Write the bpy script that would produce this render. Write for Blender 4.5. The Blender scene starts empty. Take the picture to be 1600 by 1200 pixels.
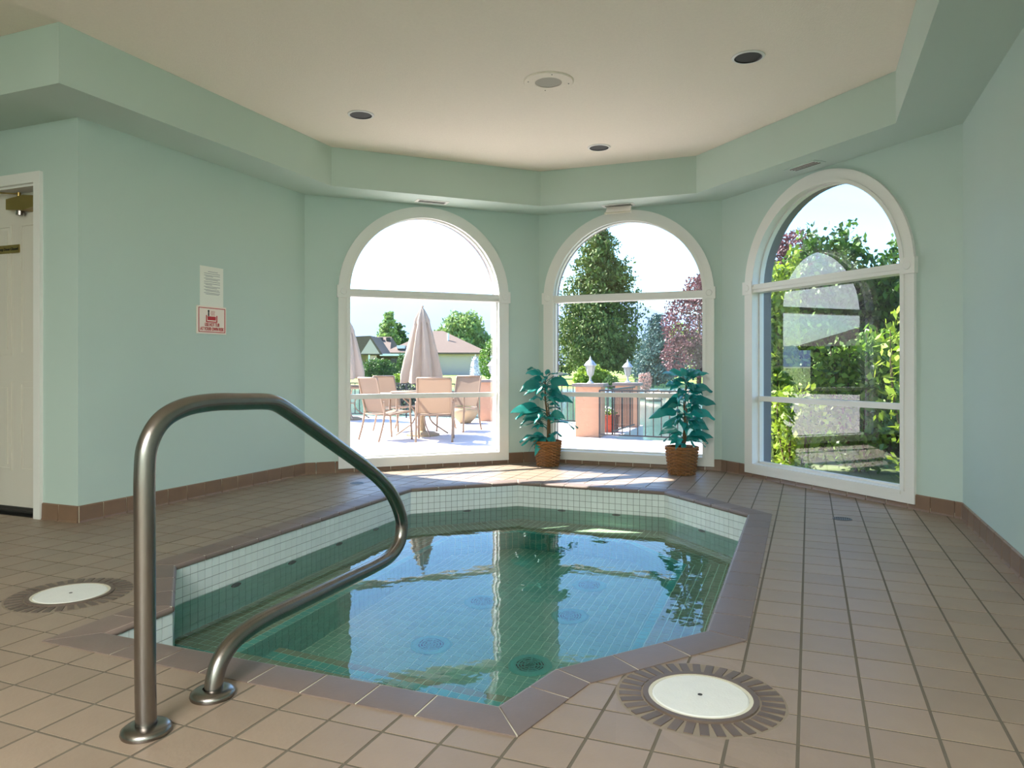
import bpy, bmesh, math, random
import numpy as np
from math import pi, sin, cos, radians, hypot, sqrt, atan2
from mathutils import Vector, Matrix
random.seed(7); RNG = np.random.default_rng(7)
S = bpy.context.scene
COL = S.collection

# ------------------------------------------------------------------ camera
H = 0.97; FPX = 1150.0; YAW = radians(22); HY = 573.0
cam = bpy.data.cameras.new('camera'); camo = bpy.data.objects.new('camera', cam); COL.objects.link(camo)
cam.sensor_width = 36; cam.lens = 36 * FPX / 1600; cam.shift_y = (HY - 600) / 1600.0 * -1 * -1
cam.clip_start = 0.05; cam.clip_end = 9000
camo.location = (0, 0, H); camo.rotation_euler = (pi / 2, 0, YAW)
S.camera = camo
S.view_settings.view_transform = 'Standard'; S.view_settings.look = 'None'
S.view_settings.gamma = 1; S.view_settings.use_curve_mapping = False
S.view_settings.exposure = 0.0
S.cycles.use_denoising = True
S.cycles.max_bounces = 14; S.cycles.transparent_max_bounces = 24; S.cycles.transmission_bounces = 10
S.cycles.diffuse_bounces = 6; S.cycles.glossy_bounces = 6
S.cycles.sample_clamp_indirect = 6

# ------------------------------------------------------------------ sky and sun
SUN_EL = radians(46); SUN_DIR = (-0.985, 0.172)            # horizontal direction towards the sun
w = bpy.data.worlds.new('sky'); S.world = w; w.use_nodes = True
nt = w.node_tree; nt.nodes.clear()
def N(t, **k):
    n = nt.nodes.new(t)
    for a, b in k.items():
        if a in n.inputs: n.inputs[a].default_value = b
        else: setattr(n, a, b)
    return n
out = N('ShaderNodeOutputWorld'); bg = N('ShaderNodeBackground')
sky = N('ShaderNodeTexSky'); sky.sky_type = 'NISHITA'; sky.sun_disc = False
sky.sun_elevation = SUN_EL; sky.sun_rotation = atan2(SUN_DIR[0], SUN_DIR[1])
sky.air_density = 1.0; sky.dust_density = 1.2; sky.ozone_density = 1.3
tc = N('ShaderNodeTexCoord'); sep = N('ShaderNodeSeparateXYZ'); nt.links.new(tc.outputs['Generated'], sep.inputs[0])
mp = N('ShaderNodeMapping'); mp.inputs['Scale'].default_value = (1, 1, 2.6); nt.links.new(tc.outputs['Generated'], mp.inputs[0])
noi = N('ShaderNodeTexNoise'); noi.inputs['Scale'].default_value = 5.5; noi.inputs['Detail'].default_value = 7; noi.inputs['Roughness'].default_value = .58
nt.links.new(mp.outputs[0], noi.inputs['Vector'])
cr = N('ShaderNodeValToRGB'); cr.color_ramp.elements[0].position = .50; cr.color_ramp.elements[1].position = .66
nt.links.new(noi.outputs[0], cr.inputs[0])
hz = N('ShaderNodeMapRange'); hz.inputs[1].default_value = .04; hz.inputs[2].default_value = .2; nt.links.new(sep.outputs['X'], hz.inputs[0])
# clouds stand in the western half of the sky (-x), thinning out towards the east
west = N('ShaderNodeMapRange'); west.inputs[1].default_value = -0.45; west.inputs[2].default_value = -0.8; nt.links.new(sep.outputs['X'], west.inputs[0])
mul = N('ShaderNodeMath', operation='MULTIPLY'); nt.links.new(cr.outputs[0], mul.inputs[0]); nt.links.new(west.outputs[0], mul.inputs[1])
mul2 = N('ShaderNodeMath', operation='MULTIPLY'); mul2.inputs[1].default_value = .8; nt.links.new(mul.outputs[0], mul2.inputs[0])
mx = N('ShaderNodeMix', data_type='RGBA'); nt.links.new(mul2.outputs[0], mx.inputs['Factor'])
gain = N('ShaderNodeMix', data_type='RGBA', blend_type='MULTIPLY'); gain.inputs['Factor'].default_value = 1
nt.links.new(sky.outputs[0], gain.inputs['A']); gain.inputs['B'].default_value = (.70, .95, 1.18, 1)
nt.links.new(gain.outputs['Result'], mx.inputs['A']); mx.inputs['B'].default_value = (8, 8, 8.3, 1)
nt.links.new(mx.outputs['Result'], bg.inputs[0]); bg.inputs[1].default_value = 0.60
nt.links.new(bg.outputs[0], out.inputs[0])
w.cycles.sampling_method = 'AUTOMATIC'

sl = bpy.data.lights.new('sun', 'SUN'); sl.energy = 26; sl.angle = radians(0.53); sl.color = (1, .95, .88)
so = bpy.data.objects.new('sun', sl); COL.objects.link(so)
sd = Vector((SUN_DIR[0] * cos(SUN_EL), SUN_DIR[1] * cos(SUN_EL), sin(SUN_EL)))
so.rotation_euler = sd.to_track_quat('Z', 'Y').to_euler(); so.location = (-20, 8, 25)
def area(name, loc, size, sizey, power, rot, colr=(1, .97, .92)):
    l = bpy.data.lights.new(name, 'AREA'); l.shape = 'RECTANGLE'; l.size = size; l.size_y = sizey; l.energy = power; l.color = colr
    o = bpy.data.objects.new(name, l); COL.objects.link(o); o.location = loc; o.rotation_euler = rot; return o
# added fill lamp high up behind the camera, no real fitting there
area('added_fill_light', (-.45, -2.6, 2.80), 2.1, 3.2, 540, (0, 0, 0), (1, .98, .97))

# ------------------------------------------------------------------ materials
MATS = {}
def srgb(c):
    return tuple(((v / 255) / 12.92 if v / 255 <= .04045 else ((v / 255 + .055) / 1.055) ** 2.4) for v in c)
def mat(name, c, rough=.6, metal=0.0, var=0.0, scale=8, bump=0.0, bscale=40, island=0.0, objr=0.0, spec=.5, hue=None, trans=0.0, stretch=None, coat=0.0, sss=False):
    """c sRGB 0-255. var: mottling amount, island/objr: value change per loose piece / object."""
    if name in MATS: return MATS[name]
    m = bpy.data.materials.new(name); m.use_nodes = True; n = m.node_tree; b = n.nodes['Principled BSDF']
    L = n.links.new; col = srgb(c) + (1,)
    b.inputs['Base Color'].default_value = col; b.inputs['Roughness'].default_value = rough; b.inputs['Metallic'].default_value = metal
    b.inputs['Specular IOR Level'].default_value = spec; b.inputs['Coat Weight'].default_value = coat
    if var or bump:
        t = n.nodes.new('ShaderNodeTexCoord'); mpn = n.nodes.new('ShaderNodeMapping'); L(t.outputs['Object'], mpn.inputs[0])
        if stretch: mpn.inputs['Scale'].default_value = stretch
    src = None
    def mult(fac_socket, lo, hi, prev):
        mr = n.nodes.new('ShaderNodeMapRange'); mr.inputs[3].default_value = lo; mr.inputs[4].default_value = hi; L(fac_socket, mr.inputs[0])
        if prev is None: return mr.outputs[0]
        ml = n.nodes.new('ShaderNodeMath'); ml.operation = 'MULTIPLY'; L(mr.outputs[0], ml.inputs[0]); L(prev, ml.inputs[1]); return ml.outputs[0]
    if var:
        nz = n.nodes.new('ShaderNodeTexNoise'); nz.inputs['Scale'].default_value = scale; nz.inputs['Detail'].default_value = 5; L(mpn.outputs[0], nz.inputs['Vector'])
        src = mult(nz.outputs[0], 1 - var * 1.6, 1 + var * 1.6, src)
    if island:
        g = n.nodes.new('ShaderNodeNewGeometry'); src = mult(g.outputs['Random Per Island'], 1 - island, 1 + island, src)
    if objr:
        oi = n.nodes.new('ShaderNodeObjectInfo'); src = mult(oi.outputs['Random'], 1 - objr, 1 + objr, src)
    if src is not None:
        vm = n.nodes.new('ShaderNodeVectorMath'); vm.operation = 'SCALE'; vm.inputs[0].default_value = col[:3]; L(src, vm.inputs['Scale'])
        last = vm.outputs[0]
        if hue:
            g2 = n.nodes.new('ShaderNodeNewGeometry'); mxx = n.nodes.new('ShaderNodeMix'); mxx.data_type = 'RGBA'; mxx.blend_type = 'MIX'
            mr = n.nodes.new('ShaderNodeMath'); mr.operation = 'FRACT'; mm = n.nodes.new('ShaderNodeMath'); mm.operation = 'MULTIPLY'; mm.inputs[1].default_value = 7.31
            L(g2.outputs['Random Per Island'], mm.inputs[0]); L(mm.outputs[0], mr.inputs[0]); L(mr.outputs[0], mxx.inputs['Factor'])
            L(last, mxx.inputs['A']); mxx.inputs['B'].default_value = srgb(hue) + (1,); last = mxx.outputs['Result']
        L(last, b.inputs['Base Color'])
    if bump:
        nb = n.nodes.new('ShaderNodeTexNoise'); nb.inputs['Scale'].default_value = bscale; nb.inputs['Detail'].default_value = 4; L(mpn.outputs[0], nb.inputs['Vector'])
        bp = n.nodes.new('ShaderNodeBump'); bp.inputs['Strength'].default_value = bump; bp.inputs['Distance'].default_value = .004; L(nb.outputs[0], bp.inputs['Height']); L(bp.outputs[0], b.inputs['Normal'])
    if trans:
        tr = n.nodes.new('ShaderNodeBsdfTranslucent'); ms = n.nodes.new('ShaderNodeMixShader'); ms.inputs[0].default_value = trans
        if src is not None: L(last, tr.inputs[0])
        else: tr.inputs[0].default_value = col
        L(b.outputs[0], ms.inputs[1]); L(tr.outputs[0], ms.inputs[2]); L(ms.outputs[0], n.nodes['Material Output'].inputs[0])
    MATS[name] = m; return m

M_WALL = mat('mint_wall_paint', (187, 205, 197), .62, var=.02, scale=1.5, bump=.12, bscale=180, spec=.3)
M_SOFF = mat('mint_soffit_paint', (190, 207, 197), .62, var=.02, scale=1.5, bump=.12, bscale=180, spec=.3)
M_CEIL = mat('cream_textured_ceiling', (241, 231, 216), .85, var=.025, scale=60, bump=.5, bscale=110, spec=.2)
M_WHITE = mat('white_trim_paint', (228, 227, 222), .35, var=.01, scale=3)
M_DOOR = mat('white_door_paint', (214, 208, 196), .45, var=.03, scale=4, stretch=(1, 1, .2))
M_STUC = mat('grey_stucco', (104, 98, 96), .9, var=.05, scale=30, bump=.4, bscale=60)
M_EAVE = mat('eave_board', (224, 190, 170), .8, var=.04, scale=5)
M_GROUT = mat('grey_grout', (102, 95, 82), .9, var=.12, scale=3, bump=.3)
M_TILE = mat('tan_quarry_tile', (145, 127, 110), .42, var=.06, scale=9, island=.05, objr=.07, bump=.15, bscale=70)
M_BASE = mat('brown_base_tile', (124, 98, 78), .35, var=.08, scale=12, island=.06, objr=.08)
M_COPE = mat('brown_coping_tile', (120, 104, 96), .5, var=.06, scale=14, island=.07, objr=.08, bump=.12, bscale=90)
M_RING = mat('dark_ring_tile', (100, 86, 76), .5, var=.06, scale=14, objr=.12)
M_MOSW = mat('white_mosaic', (222, 230, 229), .25, var=.02, scale=4, island=.035, objr=.035)
M_MOSG = mat('mosaic_grout', (120, 130, 126), .8)
M_TEAL = mat('teal_mosaic', (112, 190, 178), .3, var=.03, scale=4, island=.10)
M_MTAN = mat('tan_mosaic', (176, 166, 136), .4, var=.04, scale=5, island=.09)
M_MFLR = mat('sea_green_mosaic', (150, 190, 168), .35, var=.04, scale=5, island=.09)
M_MGR2 = mat('light_mosaic_grout', (236, 246, 226), .8)
M_LID = mat('white_plastic_lid', (225, 227, 222), .5, var=.03, scale=25, bump=.25, bscale=150)
M_LIDR = mat('cream_plastic_rim', (214, 210, 190), .5)
M_STEEL = mat('worn_stainless_steel', (146, 141, 136), .27, metal=1.0, var=.08, scale=30, stretch=(1, 1, .15), bump=.05, bscale=200)
M_BLACK = mat('black', (14, 13, 12), .5)
M_DARK = mat('dark_grille', (52, 50, 46), .6)
M_BRASS = mat('brass', (160, 138, 82), .32, metal=.85, var=.05, scale=20)
M_RED = mat('sign_red', (190, 28, 34), .5)
M_SIGN = mat('sign_white', (240, 226, 214), .45)
M_PAPER = mat('paper', (232, 232, 222), .7)
M_LAM = mat('paper_print', (120, 125, 135), .8)
M_DISTR = mat('floor_trap_metal', (88, 84, 78), .4, metal=.6)
M_WICK = mat('wicker', (132, 86, 36), .5, var=.18, scale=60, island=.18)
M_SOIL = mat('moss_filling', (70, 62, 40), .95, var=.2, scale=60, bump=.6)
M_LEAF = mat('teal_silk_leaf', (26, 138, 130), .36, var=.16, scale=9, objr=.28, trans=.12, coat=.25)
M_LSTEM = mat('plant_stem', (96, 74, 40), .7, var=.2, scale=40)
M_CLEAR = mat('beige_plastic', (236, 230, 216), .3, trans=.3)
# outside
M_PATIO = mat('pink_patio_paving', (204, 190, 186), .85, var=.05, scale=3, bump=.2)
M_PWALL = mat('retaining_wall', (120, 112, 116), .9, var=.1, scale=8)
M_SALM = mat('salmon_stucco', (192, 148, 120), .85, var=.05, scale=14, bump=.3)
M_CAP = mat('stone_cap', (126, 116, 111), .85, var=.07, scale=20)
M_RAIL = mat('dark_iron', (52, 49, 52), .5, metal=.3)
M_LAMP = mat('lantern_metal', (172, 175, 180), .35, metal=.25)
M_LGL = mat('lantern_glass', (197, 197, 192), .2, trans=.5)
M_FRAME = mat('tan_powder_frame', (148, 123, 102), .4, metal=.1)
M_SLING = mat('tan_sling', (140, 116, 96), .8, var=.04, scale=120, trans=.25)
M_CANV = mat('beige_canvas', (180, 160, 141), .9, var=.04, scale=8, trans=.12)
M_POT = mat('sandstone_bowl', (172, 150, 118), .85, var=.08, scale=10)
M_REDPOT = mat('terracotta_trough', (160, 71, 52), .8, var=.06, scale=10)
M_SIDING = mat('house_siding', (200, 178, 168), .8, var=.02, scale=3)
M_SIDB = mat('brown_siding', (101, 81, 66), .8, var=.04, scale=3)
M_ROOF = mat('brown_shingles', (98, 80, 70), .9, var=.10, scale=6, bump=.2, bscale=8)
M_WINDK = mat('dark_pane', (50, 55, 59), .1)
M_LAWN = mat('lawn', (118, 141, 52), .9, var=.12, scale=.6)
M_GRASS = mat('shade_toned_grass', (74, 87, 42), .95, var=.18, scale=5, bump=.8, bscale=60)  # darker grass tone, shade beside the building put into the colour
M_MOUNT = mat('haze_tinted_hills', (114, 130, 158), 1.0, var=.03, scale=.004, spec=0)  # pale blue haze of distance put into the hill colour
M_BARK = mat('bark', (94, 74, 57), .9, var=.2, scale=12)
M_PINE = mat('pine_needles', (60, 82, 32), .7, island=.35, hue=(100, 114, 44), trans=.12)
M_SPRU = mat('blue_spruce', (74, 99, 94), .7, island=.3, trans=.2)
M_PLUM = mat('plum_leaves', (87, 42, 52), .6, island=.4, hue=(118, 76, 81), trans=.25)
M_YLEAF = mat('yellow_green_leaves', (112, 138, 38), .55, island=.35, hue=(148, 168, 50), trans=.35)
M_GLEAF = mat('mid_green_leaves', (66, 100, 32), .5, island=.4, hue=(113, 148, 47), trans=.35)
M_CEDAR = mat('cedar_sprays', (38, 66, 24), .6, island=.4, hue=(81, 118, 37), trans=.3)
M_FARL = mat('haze_lightened_leaves', (118, 146, 84), .6, island=.3, hue=(140, 160, 90), trans=.3)  # leaf colour lightened to carry the haze over far trees
M_FLOW = mat('white_flowers', (206, 202, 202), .6, trans=.3)
M_PINKF = mat('pink_blossom', (168, 134, 126), .6, island=.2, trans=.3)
M_PURP = mat('dark_lavender', (59, 55, 69), .7, island=.4, hue=(59, 77, 50))
M_ROCK = mat('garden_rock', (160, 141, 118), .9, var=.1, scale=5)
M_SPRAY = mat('fountain_foam', (210, 210, 212), .4, trans=.4)

def glassmat():
    m = bpy.data.materials.new('window_glass'); m.use_nodes = True; n = m.node_tree; n.nodes.clear(); L = n.links.new
    o = n.nodes.new('ShaderNodeOutputMaterial'); t = n.nodes.new('ShaderNodeBsdfTransparent'); t.inputs[0].default_value = (.97, .985, .975, 1)
    g = n.nodes.new('ShaderNodeBsdfGlossy'); g.inputs['Roughness'].default_value = 0.0
    f = n.nodes.new('ShaderNodeFresnel'); f.inputs[0].default_value = 1.5
    k = n.nodes.new('ShaderNodeMath'); k.operation = 'MULTIPLY'; k.inputs[1].default_value = 2.8; k.use_clamp = True   # two panes, four faces
    x = n.nodes.new('ShaderNodeMixShader'); L(f.outputs[0], k.inputs[0]); L(k.outputs[0], x.inputs[0]); L(t.outputs[0], x.inputs[1]); L(g.outputs[0], x.inputs[2]); L(x.outputs[0], o.inputs[0]); return m
M_GLASS = glassmat()
def watermat(name, tint, bump, scale, ior=1.33, rough=0.0):
    m = bpy.data.materials.new(name); m.use_nodes = True; n = m.node_tree; n.nodes.clear(); L = n.links.new
    o = n.nodes.new('ShaderNodeOutputMaterial'); g = n.nodes.new('ShaderNodeBsdfGlossy'); g.inputs['Roughness'].default_value = rough
    r = n.nodes.new('ShaderNodeBsdfRefraction'); r.inputs['IOR'].default_value = ior; r.inputs[0].default_value = tint + (1,); r.inputs['Roughness'].default_value = rough
    f = n.nodes.new('ShaderNodeFresnel'); f.inputs[0].default_value = ior
    t = n.nodes.new('ShaderNodeTexCoord'); mp = n.nodes.new('ShaderNodeMapping'); L(t.outputs['Object'], mp.inputs[0])
    nz = n.nodes.new('ShaderNodeTexNoise'); nz.inputs['Scale'].default_value = scale; nz.inputs['Detail'].default_value = 3; nz.inputs['Roughness'].default_value = .45; L(mp.outputs[0], nz.inputs['Vector'])
    b = n.nodes.new('ShaderNodeBump'); b.inputs['Strength'].default_value = bump; b.inputs['Distance'].default_value = .02; L(nz.outputs[0], b.inputs['Height'])
    for q in (g, r, f): L(b.outputs[0], q.inputs['Normal'])
    x = n.nodes.new('ShaderNodeMixShader'); L(f.outputs[0], x.inputs[0]); L(r.outputs[0], x.inputs[1]); L(g.outputs[0], x.inputs[2]); L(x.outputs[0], o.inputs[0]); return m
M_WATER = watermat('pool_water', (.74, .96, .93), .07, 5.5)
M_POND = mat('pond_water', (92, 118, 110), .08, bump=1.0, bscale=2.2, var=.1, scale=.4)

# ------------------------------------------------------------------ helpers
def wm(o):
    m = o.matrix_basis.copy()
    return (wm(o.parent) @ o.matrix_parent_inverse @ m) if o.parent else m
def link(o, parent=None, keep=True):
    COL.objects.link(o)
    if parent is not None:
        o.parent = parent
        if keep: o.matrix_parent_inverse = wm(parent).inverted()
    return o
def tag(o, label=None, cat=None, group=None, kind=None):
    if label: o['label'] = label
    if cat: o['category'] = cat
    if group: o['group'] = group
    if kind: o['kind'] = kind
    return o
def thing(name, loc, label=None, cat=None, group=None, kind=None, rz=0.0, parent=None):
    o = bpy.data.objects.new(name, None); o.empty_display_size = .1; o.location = loc; o.rotation_euler = (0, 0, rz)
    link(o, parent); return tag(o, label, cat, group, kind)
class MB:
    def __init__(s): s.v = []; s.f = []
    def add(s, vs, fs):
        k = len(s.v); s.v += [tuple(p) for p in vs]; s.f += [tuple(i + k for i in f) for f in fs]; return s
    def box(s, x0, x1, y0, y1, z0, z1):
        return s.add([(x0, y0, z0), (x1, y0, z0), (x1, y1, z0), (x0, y1, z0), (x0, y0, z1), (x1, y0, z1), (x1, y1, z1), (x0, y1, z1)],
                     [(0, 3, 2, 1), (4, 5, 6, 7), (0, 1, 5, 4), (1, 2, 6, 5), (2, 3, 7, 6), (3, 0, 4, 7)])
    def prism(s, poly, z0, z1):
        n = len(poly); a = sum(poly[i][0] * poly[(i + 1) % n][1] - poly[(i + 1) % n][0] * poly[i][1] for i in range(n))
        if a < 0: poly = poly[::-1]
        return s.add([(p[0], p[1], z0) for p in poly] + [(p[0], p[1], z1) for p in poly],
                     [tuple(range(n))[::-1], tuple(range(n, 2 * n))] + [(i, (i + 1) % n, n + (i + 1) % n, n + i) for i in range(n)])
    def bar(s, p, q, wd, ht, up=(0, 0, 1)):
        p = Vector(p); q = Vector(q); d = (q - p).normalized(); u = Vector(up)
        if abs(d.dot(u)) > .98: u = Vector((1, 0, 0))
        a = d.cross(u).normalized() * wd / 2; b = a.cross(d).normalized() * ht / 2
        vs = [p - a - b, p + a - b, p + a + b, p - a + b, q - a - b, q + a - b, q + a + b, q - a + b]
        return s.add(vs, [(3, 2, 1, 0), (4, 5, 6, 7), (0, 1, 5, 4), (1, 2, 6, 5), (2, 3, 7, 6), (3, 0, 4, 7)])
    def tube(s, pts, r, n=12, cap=True):
        pts = [Vector(p) for p in pts]; rs = r if isinstance(r, (list, tuple)) else [r] * len(pts)
        k = len(s.v); a = None
        for i, p in enumerate(pts):
            t = ((pts[min(i + 1, len(pts) - 1)] - pts[max(i - 1, 0)])).normalized()
            if a is None: a = t.orthogonal().normalized()
            else: a = (a - t * a.dot(t)).normalized()
            b = t.cross(a)
            for j in range(n):
                s.v.append(tuple(p + (a * cos(2 * pi * j / n) + b * sin(2 * pi * j / n)) * rs[i]))
        for i in range(len(pts) - 1):
            for j in range(n):
                s.f.append((k + i * n + j, k + i * n + (j + 1) % n, k + (i + 1) * n + (j + 1) % n, k + (i + 1) * n + j))
        if cap: s.f.append(tuple(k + j for j in range(n))[::-1]); s.f.append(tuple(k + (len(pts) - 1) * n + j for j in range(n)))
        return s
    def lathe(s, prof, c=(0, 0, 0), n=24, cap=True):
        k = len(s.v)
        for (r, z) in prof:
            for j in range(n): s.v.append((c[0] + r * cos(2 * pi * j / n), c[1] + r * sin(2 * pi * j / n), c[2] + z))
        m = len(prof)
        for i in range(m - 1):
            for j in range(n): s.f.append((k + i * n + j, k + i * n + (j + 1) % n, k + (i + 1) * n + (j + 1) % n, k + (i + 1) * n + j))
        if cap: s.f.append(tuple(k + j for j in range(n))[::-1]); s.f.append(tuple(k + (m - 1) * n + j for j in range(n)))
        return s
    def ring(s, r0, r1, z0, z1, c=(0, 0), n=32):
        return s.lathe([(r0, z0), (r1, z0), (r1, z1), (r0, z1), (r0, z0)], (c[0], c[1], 0), n, cap=False)
    def sphere(s, c, r, n=12, m=8):
        pr = [(max(1e-4, abs(r[0] if isinstance(r, tuple) else r) * sin(pi * i / m)), -(r[1] if isinstance(r, tuple) else r) * cos(pi * i / m)) for i in range(m + 1)]
        return s.lathe(pr, c, n, cap=False)
    def mesh(s, name):
        me = bpy.data.meshes.new(name); me.from_pydata(s.v, [], s.f); me.update(); return me
    def build(s, name, m, parent=None, smooth=False, keep=True, mtx=None, auto=None):
        me = s.mesh(name); me.materials.append(m)
        if smooth or auto:
            for p in me.polygons: p.use_smooth = True
            if auto: 
                bm = bmesh.new(); bm.from_mesh(me)
                for e in bm.edges:
                    if len(e.link_faces) != 2 or e.calc_face_angle(0) > radians(auto): e.smooth = False
                bm.to_mesh(me); bm.free()
        o = bpy.data.objects.new(name, me)
        if mtx is not None: o.matrix_basis = mtx
        return link(o, parent, keep)
def quads(name, V, m, parent=None, smooth=False):
    """V: (n,4,3) array of separate quads -> one mesh (foliage)."""
    V = np.asarray(V, dtype=np.float32); n = len(V)
    me = bpy.data.meshes.new(name); me.vertices.add(n * 4); me.vertices.foreach_set('co', V.reshape(-1))
    me.loops.add(n * 4); me.loops.foreach_set('vertex_index', np.arange(n * 4, dtype=np.int32))
    me.polygons.add(n); me.polygons.foreach_set('loop_start', np.arange(0, n * 4, 4, dtype=np.int32))
    me.update(calc_edges=True); me.validate(); me.materials.append(m)
    o = bpy.data.objects.new(name, me); link(o, parent); o['kind'] = 'stuff'; return o
def clip(poly, p, q):
    """keep what lies left of p->q"""
    o = []; n = len(poly); dx, dy = q[0] - p[0], q[1] - p[1]
    sd = [dx * (v[1] - p[1]) - dy * (v[0] - p[0]) for v in poly]
    for i in range(n):
        a, b = poly[i], poly[(i + 1) % n]; sa, sb = sd[i], sd[(i + 1) % n]
        if sa >= 0: o.append(a)
        if (sa > 0 > sb) or (sa < 0 < sb):
            t = sa / (sa - sb); o.append((a[0] + (b[0] - a[0]) * t, a[1] + (b[1] - a[1]) * t))
    return o
def parea(p): return abs(sum(p[i][0] * p[(i + 1) % len(p)][1] - p[(i + 1) % len(p)][0] * p[i][1] for i in range(len(p)))) / 2 if len(p) > 2 else 0
def ccw(p): return p if sum(p[i][0] * p[(i + 1) % len(p)][1] - p[(i + 1) % len(p)][0] * p[i][1] for i in range(len(p))) > 0 else p[::-1]
def inter(poly, cx):
    cx = ccw(cx)
    for i in range(len(cx)):
        poly = clip(poly, cx[i], cx[(i + 1) % len(cx)])
        if parea(poly) < 1e-7: return []
    return poly
def sub(poly, cx):
    cx = ccw(cx); res = []; cur = poly
    if not inter(poly, cx): return [poly]
    for i in range(len(cx)):
        a, b = cx[i], cx[(i + 1) % len(cx)]
        o = clip(cur, b, a)
        if parea(o) > 1e-6: res.append(o)
        cur = clip(cur, a, b)
        if parea(cur) < 1e-7: break
    return res
def offset(P, d):
    """offset the closed polygon to the left of its direction by d"""
    n = len(P); L = []
    for i in range(n):
        a, b = Vector(P[i]), Vector(P[(i + 1) % n]); t = (b - a).normalized(); nn = Vector((-t.y, t.x)); L.append((a + nn * d, t))
    R = []
    for i in range(n):
        (a, t), (b, u) = L[i - 1], L[i]; den = t.x * u.y - t.y * u.x
        if abs(den) < 1e-6: R.append(tuple(b)); continue
        k = ((b.x - a.x) * u.y - (b.y - a.y) * u.x) / den; R.append(tuple(a + t * k))
    return R
CR = Vector((cos(YAW), sin(YAW), 0)); CF = Vector((-sin(YAW), cos(YAW), 0))
def at(x, d, z): p = CR * ((x - 800) / FPX * d) + CF * d; return Vector((p.x, p.y, z))       # a place seen at column x, d metres off
def proj(p):
    p = Vector(p); d = p.dot(CF); d = max(d, .01); return 800 + FPX * p.dot(CR) / d, HY - FPX * (p.z - H) / d

# ------------------------------------------------------------------ room shell
XL, XR = -4.21, 0.907
A = (XL, 3.228); B = (XL, 5.440); C = (-2.566, 7.085); D = (-.755, 7.085); E_ = (XR, 5.423)
ZS, ZC = 2.52, 2.855; T = .20
XW, YB = -8.0, -4.5
tile_room = [(XL, 3.228), B, C, D, E_, (XR, 3.228)]
box_room = [(XW, YB), (XR, YB), (XR, 3.228), (XW, 3.228)]

def local(name, P, Q, kind='structure'):
    """an Empty with x along the wall P->Q, y outwards"""
    return thing(name, (P[0], P[1], 0), kind=kind, rz=atan2(Q[1] - P[1], Q[0] - P[0]))
WIN = {}
def wall_with_window(name, P, Q, uc):
    L = hypot(Q[0] - P[0], Q[1] - P[1]); rz = atan2(Q[1] - P[1], Q[0] - P[0]); mtx = Matrix.Translation((P[0], P[1], 0)) @ Matrix.Rotation(rz, 4, 'Z')
    a = .755; z0, zs = .118, 1.655; n = 36; leaves = []
    for (ya, yb, e) in ((0, .10, .0414), (.10, T, .083)):
        m = MB(); m.box(-e, uc - a, ya, yb, -.2, ZC + .1); m.box(uc + a, L + e, ya, yb, -.2, ZC + .1); m.box(uc - a, uc + a, ya, yb, -.2, z0)
        for i in range(n):
            t0, t1 = pi - pi * i / n, pi - pi * (i + 1) / n
            x0, x1 = uc + a * cos(t0), uc + a * cos(t1); q0, q1 = zs + a * sin(t0), zs + a * sin(t1)
            crn = ((x0, q0), (x1, q1), (x1, ZC + .1), (x0, ZC + .1)); vs = [(px_, y, z) for y in (ya, yb) for (px_, z) in crn]
            m.add(vs, [(0, 1, 2, 3), (7, 6, 5, 4), (0, 4, 5, 1), (1, 5, 6, 2), (2, 6, 7, 3), (3, 7, 4, 0)])
        leaves.append(m)
    o = leaves[0].build(name, M_WALL, mtx=mtx); tag(o, kind='structure')
    leaves[1].build('outer_cladding', M_STUC, o, keep=False)
    WIN[name] = (mtx, uc, a, z0, zs, L)
    return o
wall_with_window('wall_front_left', B, C, 1.14)
wall_with_window('wall_front', C, D, .90)
wall_with_window('wall_front_right', D, E_, 1.177)
def solid(name, m, mt, smooth=False): o = m.build(name, mt, smooth=smooth); return tag(o, kind='structure')
solid('wall_left', MB().box(XL - .2, XL, 3.228 + .2, 5.50, -.2, ZC + .1), M_WALL)
solid('wall_right', MB().box(XR, XR + .2, YB, 5.46, -.2, ZC + .1), M_WALL)
dx0, dx1, dz = -5.42, -4.587, 2.146
solid('wall_door_side', MB().box(dx1, XL, 3.228, 3.428, -.2, ZC + .1).box(XW, dx0, 3.228, 3.428, -.2, ZC + .1).box(dx0, dx1, 3.228, 3.428, dz, ZC + .1), M_WALL)
solid('wall_back', MB().box(XW - .2, XR + .2, YB - .2, YB, -.2, ZC + .1), M_WALL)
solid('wall_far_left', MB().box(XW - .2, XW, YB, 3.428, -.2, ZC + .1), M_WALL)
solid('ceiling', MB().prism([(XW - .2, YB - .2), (XR + .2, YB - .2), (XR + .2, 5.5), (-.67, 7.29), (-2.65, 7.29), (XL - .2, 5.53), (XL - .2, 3.5), (XW - .2, 3.5)], ZC, ZC + .12), M_CEIL)
so_ = [(XW, 3.228), A, B, C, D, E_, (XR, YB)]; si = [(XW, 2.80), (-3.80, 2.80), (-3.80, 5.275), (-2.405, 6.69), (-.935, 6.71), (.510, 5.26), (.510, YB)]
m = MB()
for i in range(6): m.prism([so_[i], so_[i + 1], si[i + 1], si[i]], ZS, ZC - .001)
solid('soffit', m, M_SOFF)
# eave outside the bay
eo = offset([(XL - .2, 3.0), (XL - .2, 5.52), (-2.65, 7.285), (-.672, 7.285), (XR + .2, 5.50), (XR + .2, 2.0)], .145)[1:5]
ei = [(XL - .2, 5.52), (-2.65, 7.285), (-.672, 7.285), (XR + .2, 5.50)]
m = MB(); ei2 = [(XL - .2, 3.43)] + ei + [(XR + .2, 2.0)]; eo2 = [(XL - .345, 3.43)] + eo + [(XR + .345, 2.0)]
for i in range(5): m.prism([ei2[i], ei2[i + 1], eo2[i + 1], eo2[i]], 2.455, 2.74)
o = solid('roof_eave', m, M_EAVE)
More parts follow.
